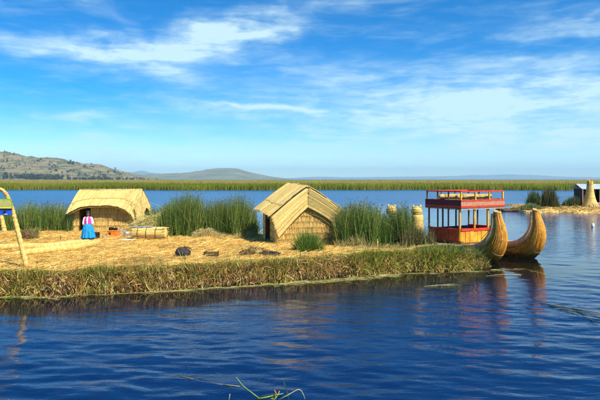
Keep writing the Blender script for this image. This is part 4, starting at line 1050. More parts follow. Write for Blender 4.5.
# ------------------------------------------------------------------ the woman
def woman():
    p = at(88, 242.3, .75); g = gz(p.x, p.y)
    e = empty('person', (p.x, p.y, g), R(6), 'woman in white blouse, pink vest and bright blue skirt standing before the hut', 'person')
    skin = mat_noise('skin', (.20, .09, .05), (.25, .12, .07), 20, .55, .1); wh = mat_noise('white_blouse', (.72, .70, .68), (.8, .79, .77), 12, .85, .4, 30)
    pk = mat_noise('pink_vest', (.78, .04, .34), (.85, .07, .42), 12, .85, .4, 40); bl = mat_noise('blue_skirt', (.008, .19, .42), (.015, .30, .56), 10, .8, .4, 30)
    hair = mat_noise('black_hair', (.006, .005, .005), (.015, .012, .011), 30, .5, .3)
    S = 1.50 / 1.60
    V, E, Rr = [], [], []
    def chain(pts, parent=None):
        last = parent
        for q in pts:
            V.append(tuple(c * S for c in q[:3])); Rr.append(q[3] * S); i = len(V) - 1
            if last is not None: E.append((last, i))
            last = i
        return last
    pel = chain([(0, 0, .86, .13)])
    che = chain([(0, .005, 1.02, .12), (0, .01, 1.18, .135), (0, .015, 1.30, .115)], pel)
    nk = chain([(0, .01, 1.37, .05), (0, -.005, 1.42, .05)], che)
    chain([(0, -.02, 1.47, .085), (0, -.02, 1.53, .092), (0, -.01, 1.58, .06)], nk)
    for s in (-1, 1):
        kn = chain([(s * .09, 0, .80, .10), (s * .10, -.01, .45, .065), (s * .10, .02, .10, .042), (s * .105, -.02, .045, .042), (s * .12, -.12, .03, .035)], pel)
        wr = chain([(s * .15, .01, 1.30, .062), (s * .215, .02, 1.10, .048), (s * .23, .01, 1.03, .042), (s * .225, -.05, .84, .030)], che)
        pm = chain([(s * .222, -.065, .785, .030), (s * .22, -.075, .755, .028)], wr)
        for k, (dy, L) in enumerate(((-.028, .07), (-.010, .078), (.010, .073), (.026, .06))):
            chain([(s * .218, -.075 + dy, .735, .0095), (s * .213, -.083 + dy, .735 - L * .5, .009), (s * .203, -.086 + dy, .735 - L, .0075)], pm)
        chain([(s * .205, -.10, .765, .011), (s * .195, -.118, .735, .0095), (s * .19, -.12, .71, .008)], pm)
    me = bpy.data.meshes.new('body'); me.from_pydata(V, E, [])
    o = link_mesh('body', me, e); md = o.modifiers.new('skin', 'SKIN'); md.use_smooth_shade = True
    if not me.skin_vertices: me.attributes  # layer is made by the modifier below
    sk = me.skin_vertices[0].data if len(me.skin_vertices) else None
    if sk is None:
        import bmesh
        bm = bmesh.new(); bm.from_mesh(me); bm.verts.layers.skin.verify(); bm.to_mesh(me); bm.free(); sk = me.skin_vertices[0].data
    for i, r in enumerate(Rr): sk[i].radius = (r, r); sk[i].use_root = (i == 0)
    ss = o.modifiers.new('sub', 'SUBSURF'); ss.levels = 1; ss.render_levels = 1
    me.materials.append(skin)
    # blouse: sleeves and chest
    m = MB()
    m.lathe([(.150 * S, .90 * S), (.155 * S, .98 * S), (.165 * S, 1.12 * S), (.168 * S, 1.22 * S), (.14 * S, 1.31 * S), (.075 * S, 1.36 * S)], 0, .01, 24, lambda ph, z: 1 - .22 * abs(math.sin(ph)) ** 2)
    for s in (-1, 1):
        m.tube([(s * .11 * S, .012, 1.31 * S), (s * .17 * S, .012, 1.27 * S), (s * .215 * S, .018, 1.14 * S), (s * .24 * S, .012, 1.03 * S), (s * .232 * S, -.03, .92 * S)], [.07 * S, .082 * S, .078 * S, .072 * S, .055 * S], 14)
    m.build('blouse', wh, e)
    # open vest: two front panels and a back
    for a0, a1 in ((math.radians(-72), math.radians(-22)), (math.radians(202), math.radians(252)), (math.radians(25), math.radians(155))):
        m = MB(); n = 8; vs = []
        zs = [(.176, .93), (.178, 1.02), (.184, 1.14), (.184, 1.23), (.158, 1.315), (.10, 1.355)]
        for th in (0, .014):
            for r, z in zs:
                for k in range(n + 1):
                    ph = a0 + (a1 - a0) * k / n; rr = (r + th) * S * (1 - .18 * abs(math.sin(ph)) ** 2); vs.append((rr * math.cos(ph), .01 + rr * math.sin(ph), z * S))
        q = n + 1; L0 = len(zs) * q; fs = []
        for i in range(len(zs) - 1):
            for k in range(n):
                a = i * q + k; fs += [(a, a + q, a + q + 1, a + 1), (a + L0, a + 1 + L0, a + q + 1 + L0, a + q + L0)]
        for i in range(len(zs) - 1):
            for k in (0, n): a = i * q + k; fs.append((a, a + L0, a + q + L0, a + q))
        for k in range(n):
            for i in (0, len(zs) - 1): a = i * q + k; fs.append((a, a + 1, a + 1 + L0, a + L0))
        m.add(vs, fs, True); m.build('vest', pk, e)
    # full pleated skirt
    m = MB(); m.lathe([(.155 * S, .97 * S), (.20 * S, .94 * S), (.245 * S, .86 * S), (.295 * S, .70 * S), (.33 * S, .45 * S), (.36 * S, .25 * S), (.365 * S, .20 * S), (.35 * S, .20 * S)], 0, .01, 96,
                      lambda ph, z: 1 + .13 * math.sin(ph * 11 + 1.5 * math.sin(ph * 3)) * (1.0 - z / 1.0) + .03 * math.sin(ph * 6 + 1) * (1 - z)); sk_ = m.build('skirt', bl, e)
    m = MB(); m.lathe([(.30 * S, .30 * S), (.325 * S, .16 * S), (.32 * S, .13 * S)], 0, .01, 60, lambda ph, z: 1 + .05 * math.sin(ph * 17)); m.build('underskirt', mat_noise('navy_underskirt', (.02, .04, .12), (.03, .06, .18), 9, .85, .3), sk_)
    # hair, hat, face
    m = MB(); m.ball((0, .012 * S, 1.545 * S), (.103 * S, .105 * S, .105 * S), 18, 12, .01); hd = m.build('hair', hair, e)
    hd.location = (0, .022, .012)
    for s in (-1, 1):
        MB().tube([(s * .07 * S, .06, 1.48 * S), (s * .09 * S, .03, 1.36 * S), (s * .085 * S, -.09, 1.22 * S), (s * .08 * S, -.12, 1.05 * S)], [.022, .02, .017, .01], 8).build('braid', hair, hd)
    m = MB(); m.lathe([(.118 * S, 1.575 * S), (.122 * S, 1.583 * S), (.095 * S, 1.592 * S), (.092 * S, 1.65 * S), (.075 * S, 1.685 * S), (.03 * S, 1.69 * S)], 0, -.005, 22); m.build('hat', M['black'], e)
    for s in (-1, 1): MB().ball((s * .032 * S, -.103 * S, 1.515 * S), (.012, .008, .008), 8, 6).build('eye', M['black'], o)
    MB().ball((0, -.118 * S, 1.492 * S), (.013, .016, .022), 8, 6).build('nose', skin, o)
    MB().ball((0, -.103 * S, 1.455 * S), (.026, .009, .008), 10, 6).build('mouth', mat_noise('lips', (.22, .06, .05), (.26, .08, .06), 9, .5, 0), o)
    for s in (-1, 1): MB().ball((s * .094 * S, -.01, 1.50 * S), (.012, .02, .03), 8, 6).build('ear', skin, o)
woman()

# ------------------------------------------------------------------ household things before the left hut
def place(x, y): p = at(x, y, .75); return (p.x, p.y, gz(p.x, p.y))
def pot(name, lab, xy, r, h, mat, lid=None, handles=True, group=None, z=0, tilt=0.0, cat='pot'):
    p = place(*xy); e = empty(name, (p[0], p[1], p[2] + z), 0, lab, cat, group)
    if tilt: e.rotation_euler = (0, tilt, 0)
    prof = [(r * .75, 0), (r * .95, h * .12), (r, h * .5), (r * .96, h * .92), (r * 1.04, h), (r * .97, h), (r * .9, h * .6), (r * .7, .02)]
    MB().lathe(prof, n=22).build('body', mat, e)
    if lid:
        l = MB().lathe([(r * 1.02, h + .004), (r * .8, h + .03), (r * .3, h + .05), (.02, h + .055)], n=20).build('lid', lid, e)
        MB().ball((0, 0, h + .07), .022, 8, 6).build('knob', M['black'], l)
    if handles:
        for s in (-1, 1): MB().tube([(s * r * .98, -.05, h * .72), (s * (r + .05), -.04, h * .74), (s * (r + .05), .04, h * .74), (s * r * .98, .05, h * .72)], .011, 6).build('handle', mat, e)
    return e
pot('bucket', 'black bucket standing on the straw right of the woman', (96.5, 239), .17, .40, M['black'], None, True, None, 0, 0, 'bucket')
def stove():
    p = place(113.3, 236); e = empty('clay_stove', p, R(-8), 'orange clay stove with a dark fire hole before the hut', 'stove')
    w, d, h = .27, .2, .33
    m = MB()
    for x0, x1, z0, z1 in ((-w, -.2, 0, h), (-.06, w, 0, h), (-.2, -.06, .22, h)): m.box(x0, x1, -d, d, z0, z1)
    m.build('body', M['orange'], e)
    MB().box(-.2, -.06, -.05, -.03, 0.0, .22).build('fire_hole', M['black'], e)
    MB().box(-w - .012, w + .012, -d - .012, d + .012, h - .05, h + .012, .012).build('rim', M['orange'], e)
stove()
for dx, r, h, lab in ((-.13, .14, .13, 'left sooty black pot on the orange stove'), (.14, .125, .10, 'right sooty black pot on the orange stove')):
    p = place(113.3, 236)
    e = empty('cooking_pot', (p[0] + dx, p[1] - dx * .14, p[2] + .343), 0, lab, 'pot', 'sooty pots on the stove')
    MB().lathe([(r * .7, 0), (r, h * .35), (r * .95, h * .9), (r * 1.03, h), (r * .9, h), (r * .8, h * .4)], n=20).build('body', M['black'], e)
    MB().lathe([(r, h + .002), (r * .6, h + .03), (.015, h + .035)], n=18).build('lid', M['black'], e)
pot('cooking_pot', 'small pale metal pot on the straw right of the stove', (121, 233.5), .13, .24, M['grey_metal'], M['grey_metal'])
pot('cooking_pot', 'larger silver pot lying tilted beside the reed bale', (126, 236.5), .2, .24, M['grey_metal'], None, True, None, .03, .35)
pot('wash_basin', 'small grey basin on the ground near the bucket', (105, 237.5), .13, .08, M['grey_metal'], None, False, None, 0, 0, 'basin')
p = place(128, 240.5)
e = empty('enamel_tray', p, R(5), 'flat whitish tray lying on the straw before the pots', 'tray')
MB().lathe([(.42, .012), (.5, .05), (.52, .055), (.43, .022)], n=26, wob=lambda ph, z: 1 - .45 * abs(math.sin(ph))).build('dish', M['white'], e)
p = place(134, 236)
m = MB(); m.ball((0, 0, .22), (.17, .16, .26), 16, 10, .1); m.ball((.1, .05, .42), (.16, .14, .12), 12, 8, .12)
o = m.build('cloth_bundle', M['bluegrey']); o.location = (p[0], p[1], p[2] - .02); tag(o, 'crumpled blue grey cloth bundle against the reed bale end', 'cloth')
def bale():
    p = place(149.5, 239.3); e = empty('reed_bale', p, R(-4), 'thick bound bale of golden reeds lying beside the left hut', 'bale')
    r = .33; l = .93; n = 26
    MB().tube([(-l + 2 * l * i / n, 0, r * .93 + .02 * math.sin(i * .5)) for i in range(n + 1)], [r * (.9 + .1 * math.sin(math.pi * i / n)) * (1 if i % 6 else .93) for i in range(n + 1)], 26, ridges=.035, up=(0, 0, 1)).build('bundle', M['roll'], e)
    N = 420; ph = rng.uniform(0, 6.283, N); x0 = rng.uniform(-l, l * .2, N); L = rng.uniform(.5, 1.0, N); rr = r * 1.0
    q = np.array([0, .5, 1.0]); xx = x0[:, None] + L[:, None] * q; xx = xx.clip(-l - .08, l + .08)
    pj = ph[:, None] + rng.normal(0, .08, N)[:, None] * q
    P = np.stack([xx, rr * np.cos(pj), r * .93 + rr * np.sin(pj)], -1); nr = np.stack([0 * ph, np.cos(ph), np.sin(ph)], -1)
    V, Fq, c = stalks(P, rng.uniform(.012, .02, N), nr, pick(WALLPAL, N, .2, WALLP)); bulk('outer_reeds', V, Fq, M['stalk'], e, c)
    for k in (-.6, -.1, .45): MB().tube([(l * k, r * 1.08 * math.cos(a), r * .93 + r * 1.08 * math.sin(a)) for a in np.linspace(0, 6.2832, 25)], .018, 6, caps=False).build('binding', M['wood_dark'], e)
    m = MB(); ns, nt = 18, 8; vs = []
    for th in (.0, .02):
        for i in range(ns):
            for j in range(nt):
                a = R(50) + R(70) * j / (nt - 1); q_ = r * 1.09 + th + .015 * math.sin(i * 1.1 + j * 1.7); vs.append((-l * .98 + 1.25 * l * i / (ns - 1), q_ * math.cos(a) * 1.0, r * .93 + q_ * math.sin(a)))
    fs = []; n0 = ns * nt
    for i in range(ns - 1):
        for j in range(nt - 1):
            a = i * nt + j; fs += [(a + n0, a + nt + n0, a + nt + 1 + n0, a + 1 + n0), (a, a + 1, a + nt + 1, a + nt)]
    m.add(vs, fs, True); m.build('grey_cover', M['grey_cover'], e)
bale()
# heap of cut green-yellow straw behind the bale
def heap(name, lab, c, rx, ry, h, N, pal, p=None, skew=.3, L=(.3, .8)):
    e = empty(name, c, 0, lab, 'straw heap')
    m = MB(); m.ball((0, 0, 0), (rx * .88, ry * .88, h * .86), 22, 14, .05); m.build('core', M['thatch_base'], e)
    u = rng.uniform(0, 6.283, N); t = rng.uniform(.05, 1.5, N)
    b = np.stack([rx * np.cos(u) * np.cos(t), ry * np.sin(u) * np.cos(t), h * np.sin(t)], -1) * rng.uniform(.86, 1.0, (N, 1))
    d = norm(np.stack([np.cos(u) + rng.normal(0, .8, N), np.sin(u) + rng.normal(0, .8, N), rng.normal(-.35, .4, N)], -1))
    tip = b + d * rng.uniform(*L, (N, 1)); tip[:, 2] = np.maximum(tip[:, 2], .0)
    bend = np.stack([0 * u, 0 * u, rng.uniform(.02, .12, N)], -1)
    V, Fq, c_ = ribbons(b, tip, bend, rng.uniform(.014, .03, N), pick(pal, N, .2, p), 3)
    bulk('loose_straw', V, Fq, M['litter'], e, c_)
p = place(151, 233)
heap('straw_heap', 'heap of loose yellow green cut reeds behind the bale', (p[0] - .1, p[1] + 1.2, p[2] - .05), 1.35, .9, 1.0, 2600, [(.62, .50, .16), (.50, .44, .13), (.36, .36, .10), (.74, .58, .24)], [.32, .28, .2, .2])
p = place(205, 237)
heap('straw_heap', 'small dry straw tuft at the foot of the middle reeds', (p[0], p[1], p[2] - .03), .55, .35, .42, 700, [(.62, .46, .18), (.72, .56, .25), (.42, .32, .12)], None, L=(.2, .45))

# tub of reed roots on the left
def tub():
    p = place(28, 239); e = empty('reed_stump', p, R(10), 'squat brown cut reed block with green grass on its side', 'reed block')
    m = MB(); n = 22
    vs = []; prof = [(.44, 0), (.46, .2), (.44, .40), (.42, .48), (.2, .50)]
    m.lathe(prof, n=30, wob=lambda ph, z: 1 + .05 * math.sin(ph * 7) + .04 * math.sin(ph * 13 + z * 9)); m.build('block', M['peat'], e)
    N = 420; u = rng.uniform(-1.0, 1.8, N); z0 = rng.uniform(0, .42, N)
    b = np.stack([.45 * np.cos(u), .45 * np.sin(u), z0], -1); tip = b + np.stack([np.cos(u) * .12 + rng.normal(0, .06, N), np.sin(u) * .12, rng.uniform(.05, .32, N)], -1)
    V, Fq, c = ribbons(b, tip, np.zeros((N, 3)), rng.uniform(.014, .028, N), pick([(.25, .24, .07), (.14, .17, .04), (.5, .4, .15)], N), 2); bulk('grass', V, Fq, M['blade'], e, c)
tub()

# dark lumps on the straw in front
def lump(name, lab, xy, r, mat, cat, jit=.1, group=None, pal=((.10, .05, .02), (.22, .13, .04), (.4, .28, .09))):
    p = place(*xy); e = empty(name, (p[0], p[1], p[2] - .03), random.uniform(-.3, .3), lab, cat, group)
    m = MB(); m.ball((0, 0, r[2] * .7), r, 20, 12, jit); m.ball((r[0] * .35, 0, r[2] * 1.0), (r[0] * .5, r[1] * .7, r[2] * .75), 14, 9, jit * 1.2); m.build('clod', mat, e)
    N = 260; u = rng.uniform(0, 6.283, N); t = rng.uniform(-.2, 1.4, N)
    b = np.stack([r[0] * np.cos(u) * np.cos(t), r[1] * np.sin(u) * np.cos(t), r[2] * (.7 + np.sin(t))], -1)
    tip = b + norm(np.stack([np.cos(u) + rng.normal(0, .7, N), np.sin(u) + rng.normal(0, .7, N), rng.normal(.1, .5, N)], -1)) * rng.uniform(.05, .2, (N, 1))
    V, Fq, c = ribbons(b, tip, np.zeros((N, 3)), rng.uniform(.012, .025, N), pick(pal, N, .2), 2); bulk('root_strands', V, Fq, M['litter'], e, c)
def sack():
    p = place(183, 256.5); e = empty('dark_sack', (p[0], p[1], p[2] - .02), R(8), 'dark grey slumped sack on the straw left of the crate', 'sack')
    m = MB(); m.ball((0, 0, .16), (.33, .24, .20), 20, 12, .05); m.ball((-.05, .02, .28), (.24, .18, .12), 16, 10, .06); m.build('body', M['stone'], e)
    m = MB(); m.tube([(-.1, -.05, .36), (.08, 0, .40), (.25, .05, .36), (.36, .06, .27)], [.03, .035, .03, .02], 8); m.build('folded_neck', M['peat'], e)
sack()
def crate():
    p = place(211.3, 256.8); e = empty('woven_crate', (p[0], p[1], p[2] - .01), R(-4), 'small dark slatted crate lying on the straw', 'crate')
    w, d, h = .26, .17, .22
    for x in (-w, w):
        for y in (-d, d): MB().box(x - .022, x + .022, y - .022, y + .022, 0, h + .04).build('post', M['peat'], e)
    for z in (.035, .105, .175):
        for y in (-d - .026, d + .026): MB().box(-w, w, y - .008, y + .008, z, z + .045).build('slat', M['peat'], e)
        for x in (-w - .026, w + .026): MB().box(x - .008, x + .008, -d, d, z, z + .045).build('slat', M['peat'], e)
    MB().box(-w + .03, w - .03, -d + .03, d - .03, .01, .16).build('straw_filling', M['thatch_base'], e)
crate()
lump('root_clump', 'left brown root clump of the pair near the gabled hut', (247, 256), (.30, .2, .15), M['peat'], 'root clump', .16)
lump('root_clump', 'matted straw coloured clump beside the brown root clump', (255, 255.3), (.36, .24, .2), mat_noise('straw_root', (.25, .16, .05), (.45, .32, .11), 9, .9, .9, 25), 'root clump', .14)
lump('root_clump', 'flat dark lump right of the root clumps near the hut', (270, 256), (.42, .2, .12), M['stone'], 'root clump', .14, None, ((.03, .025, .02), (.08, .06, .03), (.2, .14, .05)))
# small stick and reed stalk standing upright
for xy, top, lab, mt in (((60.5, 241), 235, 'short dark stick standing upright in the straw', 'wood_dark'), ((377.3, 249.5), 239, 'short pale stake standing before the right reeds', 'roll')):
    p = place(*xy); h = (xy[1] - top) * p[1] / FPX
    m = MB(); m.tube([(0, 0, -.1), (.01, 0, h * .5), (.0, 0, h)], [.024, .02, .012], 8)
    m.tube([(0, 0, h * .55), (.05, -.01, h * .75)], [.014, .008], 6)
    o = m.build('stake', M[mt]); o.location = p; tag(o, lab, 'stake')

# green tuft in front of the gabled hut
def tuft():
    p = place(307.5, 251.5); e = empty('reed_bush', p, 0, 'low bushy green reed tuft in front of the gabled hut', 'bush')
    N = 2100; u = rng.uniform(0, 6.283, N); r = np.sqrt(rng.random(N)) * (.36 + .12 * np.sin(u * 3 + 1))
    X = r * np.cos(u); Y = r * np.sin(u) * .8; h = rng.uniform(.25, 1.0, N) * (1 - .3 * (r / .42) ** 2) * (1 + .2 * np.sin(u * 2))
    b = np.stack([X, Y, np.full(N, -.03)], -1); tip = b + np.stack([X * .5 + rng.normal(0, .2, N), Y * .5 + rng.normal(0, .2, N), h], -1)
    V, Fq, c = ribbons(b, tip, np.stack([X, Y, 0 * X], -1) * .12, rng.uniform(.014, .026, N), pick([(.09, .18, .02), (.16, .25, .03), (.05, .10, .015), (.30, .34, .06)], N, .2, [.35, .3, .2, .15]), 3)
    bulk('blades', V, Fq, M['blade'], e, c)
    MB().ball((0, 0, .03), (.3, .25, .06), 14, 8, .1).build('root', M['peat'], e)
tuft()

# ------------------------------------------------------------------ plants and stalks on the open water
def water_plant():
    c = at(277, 399, 0); e = empty('water_plant', (c.x, c.y, 0), 0, 'bent green reed plant breaking the water at the bottom edge', 'water plant')
    def st(pts, r, colr, nm='stalk'):
        P = []
        for (x, y, z) in pts:
            Y = c.y; q = atd(x, y, c.y + z); P.append(q - c)
        MB().tube(P, [r, r * .9, r * .7, r * .4][:len(P)] if len(P) <= 4 else [r * (1 - .6 * i / (len(P) - 1)) for i in range(len(P))], 7).build(nm, colr, e)
    g1 = mat_noise('stalk_green', (.16, .24, .03), (.26, .34, .05), 9, .5, .2); g2 = mat_noise('stalk_pale', (.35, .36, .14), (.46, .44, .2), 9, .5, .2); g3 = mat_noise('stalk_dark', (.03, .07, .03), (.06, .11, .04), 9, .5, .2)
    br = mat_noise('stalk_brown', (.5, .14, .03), (.6, .2, .05), 9, .6, .2)
    st([(262, 400.5, .05), (252, 393, 0), (243, 386, -.05), (236, 377, -.1)], .011, g1)
    st([(258, 399, .0), (268, 397, 0), (276, 395, .05), (284, 393.5, .05)], .016, g1); st([(264, 401, .05), (272, 399, .05), (278, 395, .05), (279.5, 391, .05)], .016, g1)
    st([(270, 402, 0), (275, 399, 0), (277, 396, 0)], .013, g1); st([(277, 396, .0), (275.5, 392.5, 0), (274.5, 390, 0)], .012, br)
    st([(288, 402, 0), (288, 395, 0), (285.5, 387, 0), (283.5, 381, 0)], .009, g3)
    st([(278, 400.5, 0), (288, 395, 0), (296, 390.5, 0), (299, 389.3, 0), (301.5, 391, 0), (304, 396, 0), (305.5, 402, 0)], .010, g2)
    st([(255, 401, .1), (262, 396, .1), (270, 394.5, .1), (277, 394, .1)], .008, g3); st([(228, 404, 0), (229.5, 397, 0), (230, 394, 0)], .008, g2)
    st([(240, 405, 0), (252, 402, 0), (266, 402, 0), (286, 404, 0)], .012, g1)
water_plant()
def drift(lab, pix, r, mat):
    pts = [at(x, y, 0) for x, y in pix]; b = pts[0]
    m = MB(); m.tube([q - b + Vector((0, 0, .02 + .012 * math.sin(i * 2.1))) for i, q in enumerate(pts)], r, 6)
    for i in range(1, len(pts) - 1):
        d = (pts[i + 1] - pts[i]).normalized(); a = pts[i] - b + Vector((0, 0, .02)); m.tube([a, a + d * .3 + Vector((.05, -.06, .02))], [r * .8, r * .2], 5)
    o = m.build('floating_stalk', mat); o.location = b; tag(o, lab, 'floating stalk', 'reed stalks adrift on the water')
gA = mat_noise('drift_green', (.10, .12, .04), (.3, .28, .1), 3, .6, .2); gB = mat_noise('drift_tan', (.35, .28, .12), (.5, .42, .2), 3, .6, .2)
drift('upper of the long stalks adrift at the right edge', [(541, 303.5), (556, 306.2), (572, 308.5), (586, 311), (604, 314)], .012, gB)
drift('middle of the long stalks adrift at the right edge', [(546, 304.5), (560, 308), (576, 312), (590, 315.5), (606, 319)], .011, gA)
drift('lowest of the long stalks adrift at the right edge', [(550, 305), (566, 311), (582, 317), (594, 321.5), (606, 325)], .010, gA)
drift('thin stalk adrift left of the bottom water plant', [(177, 376), (190, 380), (205, 383.5), (222, 385.5), (240, 388)], .008, gA)
drift('short stalk adrift in the shade before the boat', [(424, 287.2), (436, 286.0), (449, 285.6)], .011, gB)
drift('short stalk adrift under the near prow', [(486, 276.5), (505, 275), (521, 275.2)], .011, gB)

# ------------------------------------------------------------------ the small far island on the right
def far_island():
    W0 = 4 * FPX / (213 - HZ)
    # outline: front edge and back edge over X
    fx = np.array([6.0, 8.0, 10, 14, 25.0, 26.3, 28, 31, 36, 45, 60.0]) ; x0 = (518 - 300) * 70 / FPX
    X = np.linspace(x0, x0 + 34, 70); f = 67.5 + .5 * np.sin(X * .9) + .3 * np.sin(X * 2.3) + np.clip((x0 + 1.6 - X), 0, 2) * 1.2; bk = 79 + .6 * np.sin(X * .7) - np.clip(x0 + 3 - X, 0, 3) * 2.2
    rows = [];
    for a, c in zip(f, bk): rows.append(np.concatenate([[a - .1, a, a + .2, a + .6], np.linspace(a + 1.2, c - .8, 12), [c - .2, c, c + .1]]))
    Y = np.array(rows); XX = np.repeat(X[:, None], Y.shape[1], 1); nb = Y.shape[1]
    pr = np.array([-.3, 0, .22, .4] + [.5] * 12 + [.3, 0, -.3]); Z = pr[None] + .06 * smooth_noise(XX, Y, 41, 1) * (pr > .3); Z[0] = -.3
    i = (np.arange(len(X) - 1)[:, None] * nb + np.arange(nb - 1)[None]).ravel()
    tag(bulk('far_island_ground', np.stack([XX, Y, Z], -1).reshape(-1, 3), np.stack([i, i + nb, i + nb + 1, i + 1], -1), M['island'], smooth=True), 'straw ground of the small island on the right', kind='structure')
    N = 9000; k = rng.integers(0, 70, N); xq = X[k] + rng.uniform(-.25, .25, N); yq = f[k] + rng.random(N) ** 1.4 * 10
    b = np.stack([xq, yq, np.interp(yq - f[k], [0, .2, .6, 1.2], [0, .22, .4, .5])], -1); th = rng.uniform(0, 6.28, N)
    tip = b + np.stack([np.cos(th) * .5, np.sin(th) * .5, rng.uniform(.02, .22, N)], -1)
    V, Fq, c = ribbons(b, tip, np.zeros((N, 3)), rng.uniform(.03, .07, N), pick([(.62, .43, .18), (.5, .33, .12), (.36, .28, .09), (.72, .54, .26), (.2, .2, .06)], N, .2), 1)
    tag(bulk('far_straw', V, Fq, M['litter'], cols=c), 'loose straw covering the small right island', kind='stuff')
    gr = .5
    def fb(lab, n, xr, Yr, top, pal, pp, lean=.12):
        px = rng.uniform(*xr, n); Yd = rng.uniform(*Yr, n); Xb = (px - 300) * Yd / FPX
        zt = CAMH - (np.interp(px, [a for a, _ in top], [b_ for _, b_ in top]) - HZ) * Yd / FPX
        Hh = np.clip((zt - gr) * rng.beta(4, 1.5, n) * 1.1, .15, 4)
        reed_bed(lab, Xb, Yd, Hh, pal, pp, (.03, .06), .1, lean, z=gr - .05)
    dk = [(.045, .085, .018), (.08, .12, .025), (.03, .05, .014), (.26, .22, .06)]; pd = (.35, .3, .2, .15)
    fb('dark bushy reeds on the left part of the small island', 1500, (526, 541), (70.5, 73), [(526, 203), (530, 192), (534, 190), (538, 193), (541, 201)], dk, pd)
    fb('tallest dark bush at the middle of the small island', 2000, (541.5, 560), (70.5, 73), [(541, 200), (544, 190), (548, 186), (552, 188), (556, 196), (560, 206)], [(.035, .06, .015), (.06, .09, .02), (.22, .13, .035), (.022, .038, .012)], pd)
    fb('light green grass at the left point of the small island', 1500, (518.5, 545), (68.4, 70.4), [(518, 209), (522, 205), (530, 202), (540, 205), (545, 208)], [(.16, .2, .05), (.24, .26, .08), (.10, .14, .04), (.34, .3, .11)], (.3, .3, .2, .2))
    fb('short dry yellow grass on the small island shore', 1200, (535, 600), (68.4, 70), [(535, 207), (560, 208), (600, 208)], [(.5, .36, .14), (.34, .3, .1), (.62, .46, .2), (.2, .2, .06)], (.3, .3, .2, .2), .3)
    fb('green reeds left of the tin roofed hut', 800, (562, 580), (73, 75), [(562, 202), (568, 197), (574, 195), (580, 197)], dk, pd)
    # tin-roofed hut
    tin = mat_noise('tin_roof', (.55, .62, .68), (.68, .75, .8), 1.5, .35, .15, spec=.5, metal=.3); dkw = mat_noise('dark_plank', (.03, .02, .018), (.06, .04, .03), 3, .8, .3)
    p = atd(591, 206, 75); e = empty('tin_roofed_hut', (p.x + 1.2, 75, gr), R(-6), 'dark walled hut with a pale tin roof on the small island', 'hut')
    w, d, h = 2.7, 1.6, 2.25
    n = 14
    for i in range(n):
        x0_ = -w + 2 * w * i / n
        if i in (4, 5): continue
        MB().box(x0_ + .008, x0_ + 2 * w / n - .008, -d - .02 * (i % 2), -d + .04, 0, h + .1).build('plank', dkw, e)
    MB().box(-w, -w + .06, -d + .05, d, 0, h).build('side_wall', dkw, e); MB().box(w - .06, w, -d + .05, d, 0, h).build('side_wall', dkw, e); MB().box(-w, w, d + .001, d + .06, 0, h).build('back_wall', dkw, e)
    for s, nm in ((-1, 'front'), (1, 'back')):
        vs = []; fs = []; K = 40
        for i in range(K + 1):
            x = -w - .35 + (2 * w + .7) * i / K; q = .03 * math.cos(i * math.pi)
            vs += [(x, s * (d + .45), h + q), (x, 0, h + .62 + q), (x, s * (d + .45), h + q - .03), (x, 0, h + .59 + q)]
        for i in range(K):
            a = i * 4; b_ = a + 4; fs += [(a, b_, b_ + 1, a + 1), (a + 2, a + 3, b_ + 3, b_ + 2), (a, a + 2, b_ + 2, b_)]
        MB().add(vs, fs).build('roof_sheet', tin, e)
    for x in (-w - .2, -w * .3): MB().box(x - .05, x + .05, -d - .4, -d - .3, 0, h - .03).build('porch_post', M['tan_panel'], e)
    # reed lookout cone
    p = at(590, 207.5, gr); e = empty('reed_tower', (p.x, p.y, gr - .03), 0, 'tall pointed tower of bundled reeds on the small right island', 'tower')
    hh = (207 - 179.5) * p.y / FPX
    prof = [(1.0, 0), (.82, hh * .12), (.58, hh * .3), (.42, hh * .5), (.33, hh * .72), (.3, hh * .93), (.26, hh)]
    MB().lathe(prof, n=22, wob=lambda ph, z: 1 + .05 * math.sin(ph * 9)).build('core', M['thatch_base'], e)
    N = 520; u = rng.uniform(0, 6.283, N); z0 = rng.uniform(0, hh * .55, N); z1 = np.minimum(z0 + rng.uniform(.8, 1.9, N), hh * 1.04); q = np.linspace(0, 1, 4)
    zz = z0[:, None] * (1 - q) + z1[:, None] * q; rr = np.interp(zz, [a[1] for a in prof], [a[0] for a in prof]) * 1.03
    P = np.stack([rr * np.cos(u)[:, None], rr * np.sin(u)[:, None], zz], -1); nr = np.stack([np.cos(u), np.sin(u), 0 * u], -1)
    V, Fq, c = stalks(P, rng.uniform(.025, .045, N), nr, pick(WALLPAL, N, .2, WALLP)); bulk('outer_reeds', V, Fq, M['stalk'], e, c)
    MB().tube([(0, 0, hh * .9), (.02, 0, hh + .35)], [.05, .03], 8).build('mast', M['tan_panel'], e)
    for k in (.35, .6, .85):
        r_ = float(np.interp(hh * k, [a[1] for a in prof], [a[0] for a in prof])) * 1.12
        MB().tube([(r_ * math.cos(a), r_ * math.sin(a), hh * k) for a in np.linspace(0, 6.2832, 21)], .035, 6, caps=False).build('binding', M['rope'], e)
    p = at(597.5, 206.8, gr); e = empty('cloth_bundle', (p.x, p.y, gr - .02), 0, 'pink and dark cloth bundle at the foot of the reed tower', 'cloth')
    MB().ball((0, 0, .2), (.42, .3, .26), 14, 9, .1).build('cloth', M['bluegrey'], e); MB().ball((-.05, -.05, .42), (.36, .26, .16), 14, 9, .1).build('pink_cloth', mat_noise('pink_cloth', (.6, .08, .2), (.72, .14, .3), 4, .85, .3), e)
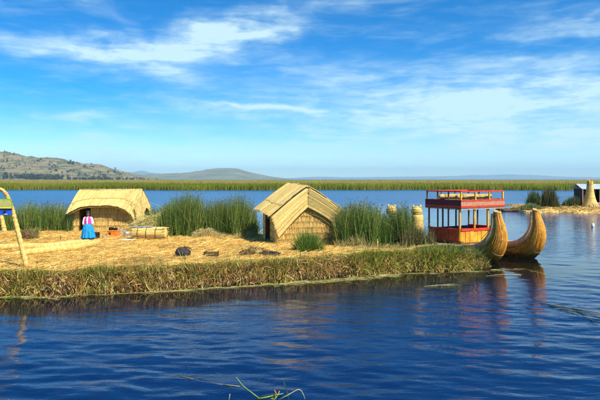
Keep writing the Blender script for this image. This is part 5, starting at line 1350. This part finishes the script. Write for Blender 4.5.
    # low raft of old reeds left of the island, with a mooring pole
    a = at(499, 211.3, 0); c = at(520, 211.3, 0)
    m = MB(); n = 16; m.tube([(a.x + (c.x - a.x) * i / n, a.y + .1 * math.sin(i), .1) for i in range(n + 1)], [.28 + .05 * math.sin(i * 2.2) for i in range(n + 1)], 12, ridges=.06, squash=[2.6] * (n + 1), up=(0, 0, 1))
    o = m.build('reed_raft', M['peat']); tag(o, 'low dark raft of old reeds left of the small island', 'raft')
    for px, top, lab in ((504, 199, 'thin dark mooring pole standing on the low raft'), ):
        q = at(px, 211.3, 0); hgt = (210 - top) * q.y / FPX
        m = MB(); m.tube([(0, 0, -.3), (.02, 0, hgt * .6), (.06, 0, hgt)], [.05, .045, .03], 8); m.tube([(.02, 0, hgt * .35), (-.35, 0, hgt * .3)], [.03, .02], 6)
        o = m.build('mooring_pole', M['wood_dark']); o.location = (q.x, q.y, .1); tag(o, lab, 'pole')
    q = at(592.8, 227, 0); e = empty('float', (q.x, q.y, 0), 0, 'small white plastic float bobbing on the water at the right', 'float')
    MB().lathe([(.06, -.12), (.12, -.08), (.13, .12), (.12, .24), (.05, .30), (.045, .36)], n=18).build('bottle', M['white'], e); MB().lathe([(.055, .362), (.055, .41), (.02, .412)], n=14).build('cap', M['bluegrey'], e)
far_island()

# ------------------------------------------------------------------ air
def haze():
    o = MB().box(-29500, 29500, -1600, 26000, -3.0, 460).build('haze', M['white'])
    m = bpy.data.materials.new('haze_air'); m.use_nodes = True; nt = m.node_tree
    for n in list(nt.nodes):
        if n.type != 'OUTPUT_MATERIAL': nt.nodes.remove(n)
    v = nt.nodes.new('ShaderNodeVolumePrincipled'); v.inputs['Color'].default_value = (.5, .8, 1.0, 1); v.inputs['Density'].default_value = 7e-5; v.inputs['Anisotropy'].default_value = 0.0
    nt.links.new(v.outputs[0], nt.nodes['Material Output'].inputs['Volume'])
    o.data.materials.clear(); o.data.materials.append(m); tag(o, 'thin bluish mountain haze over the lake', kind='stuff')
haze()
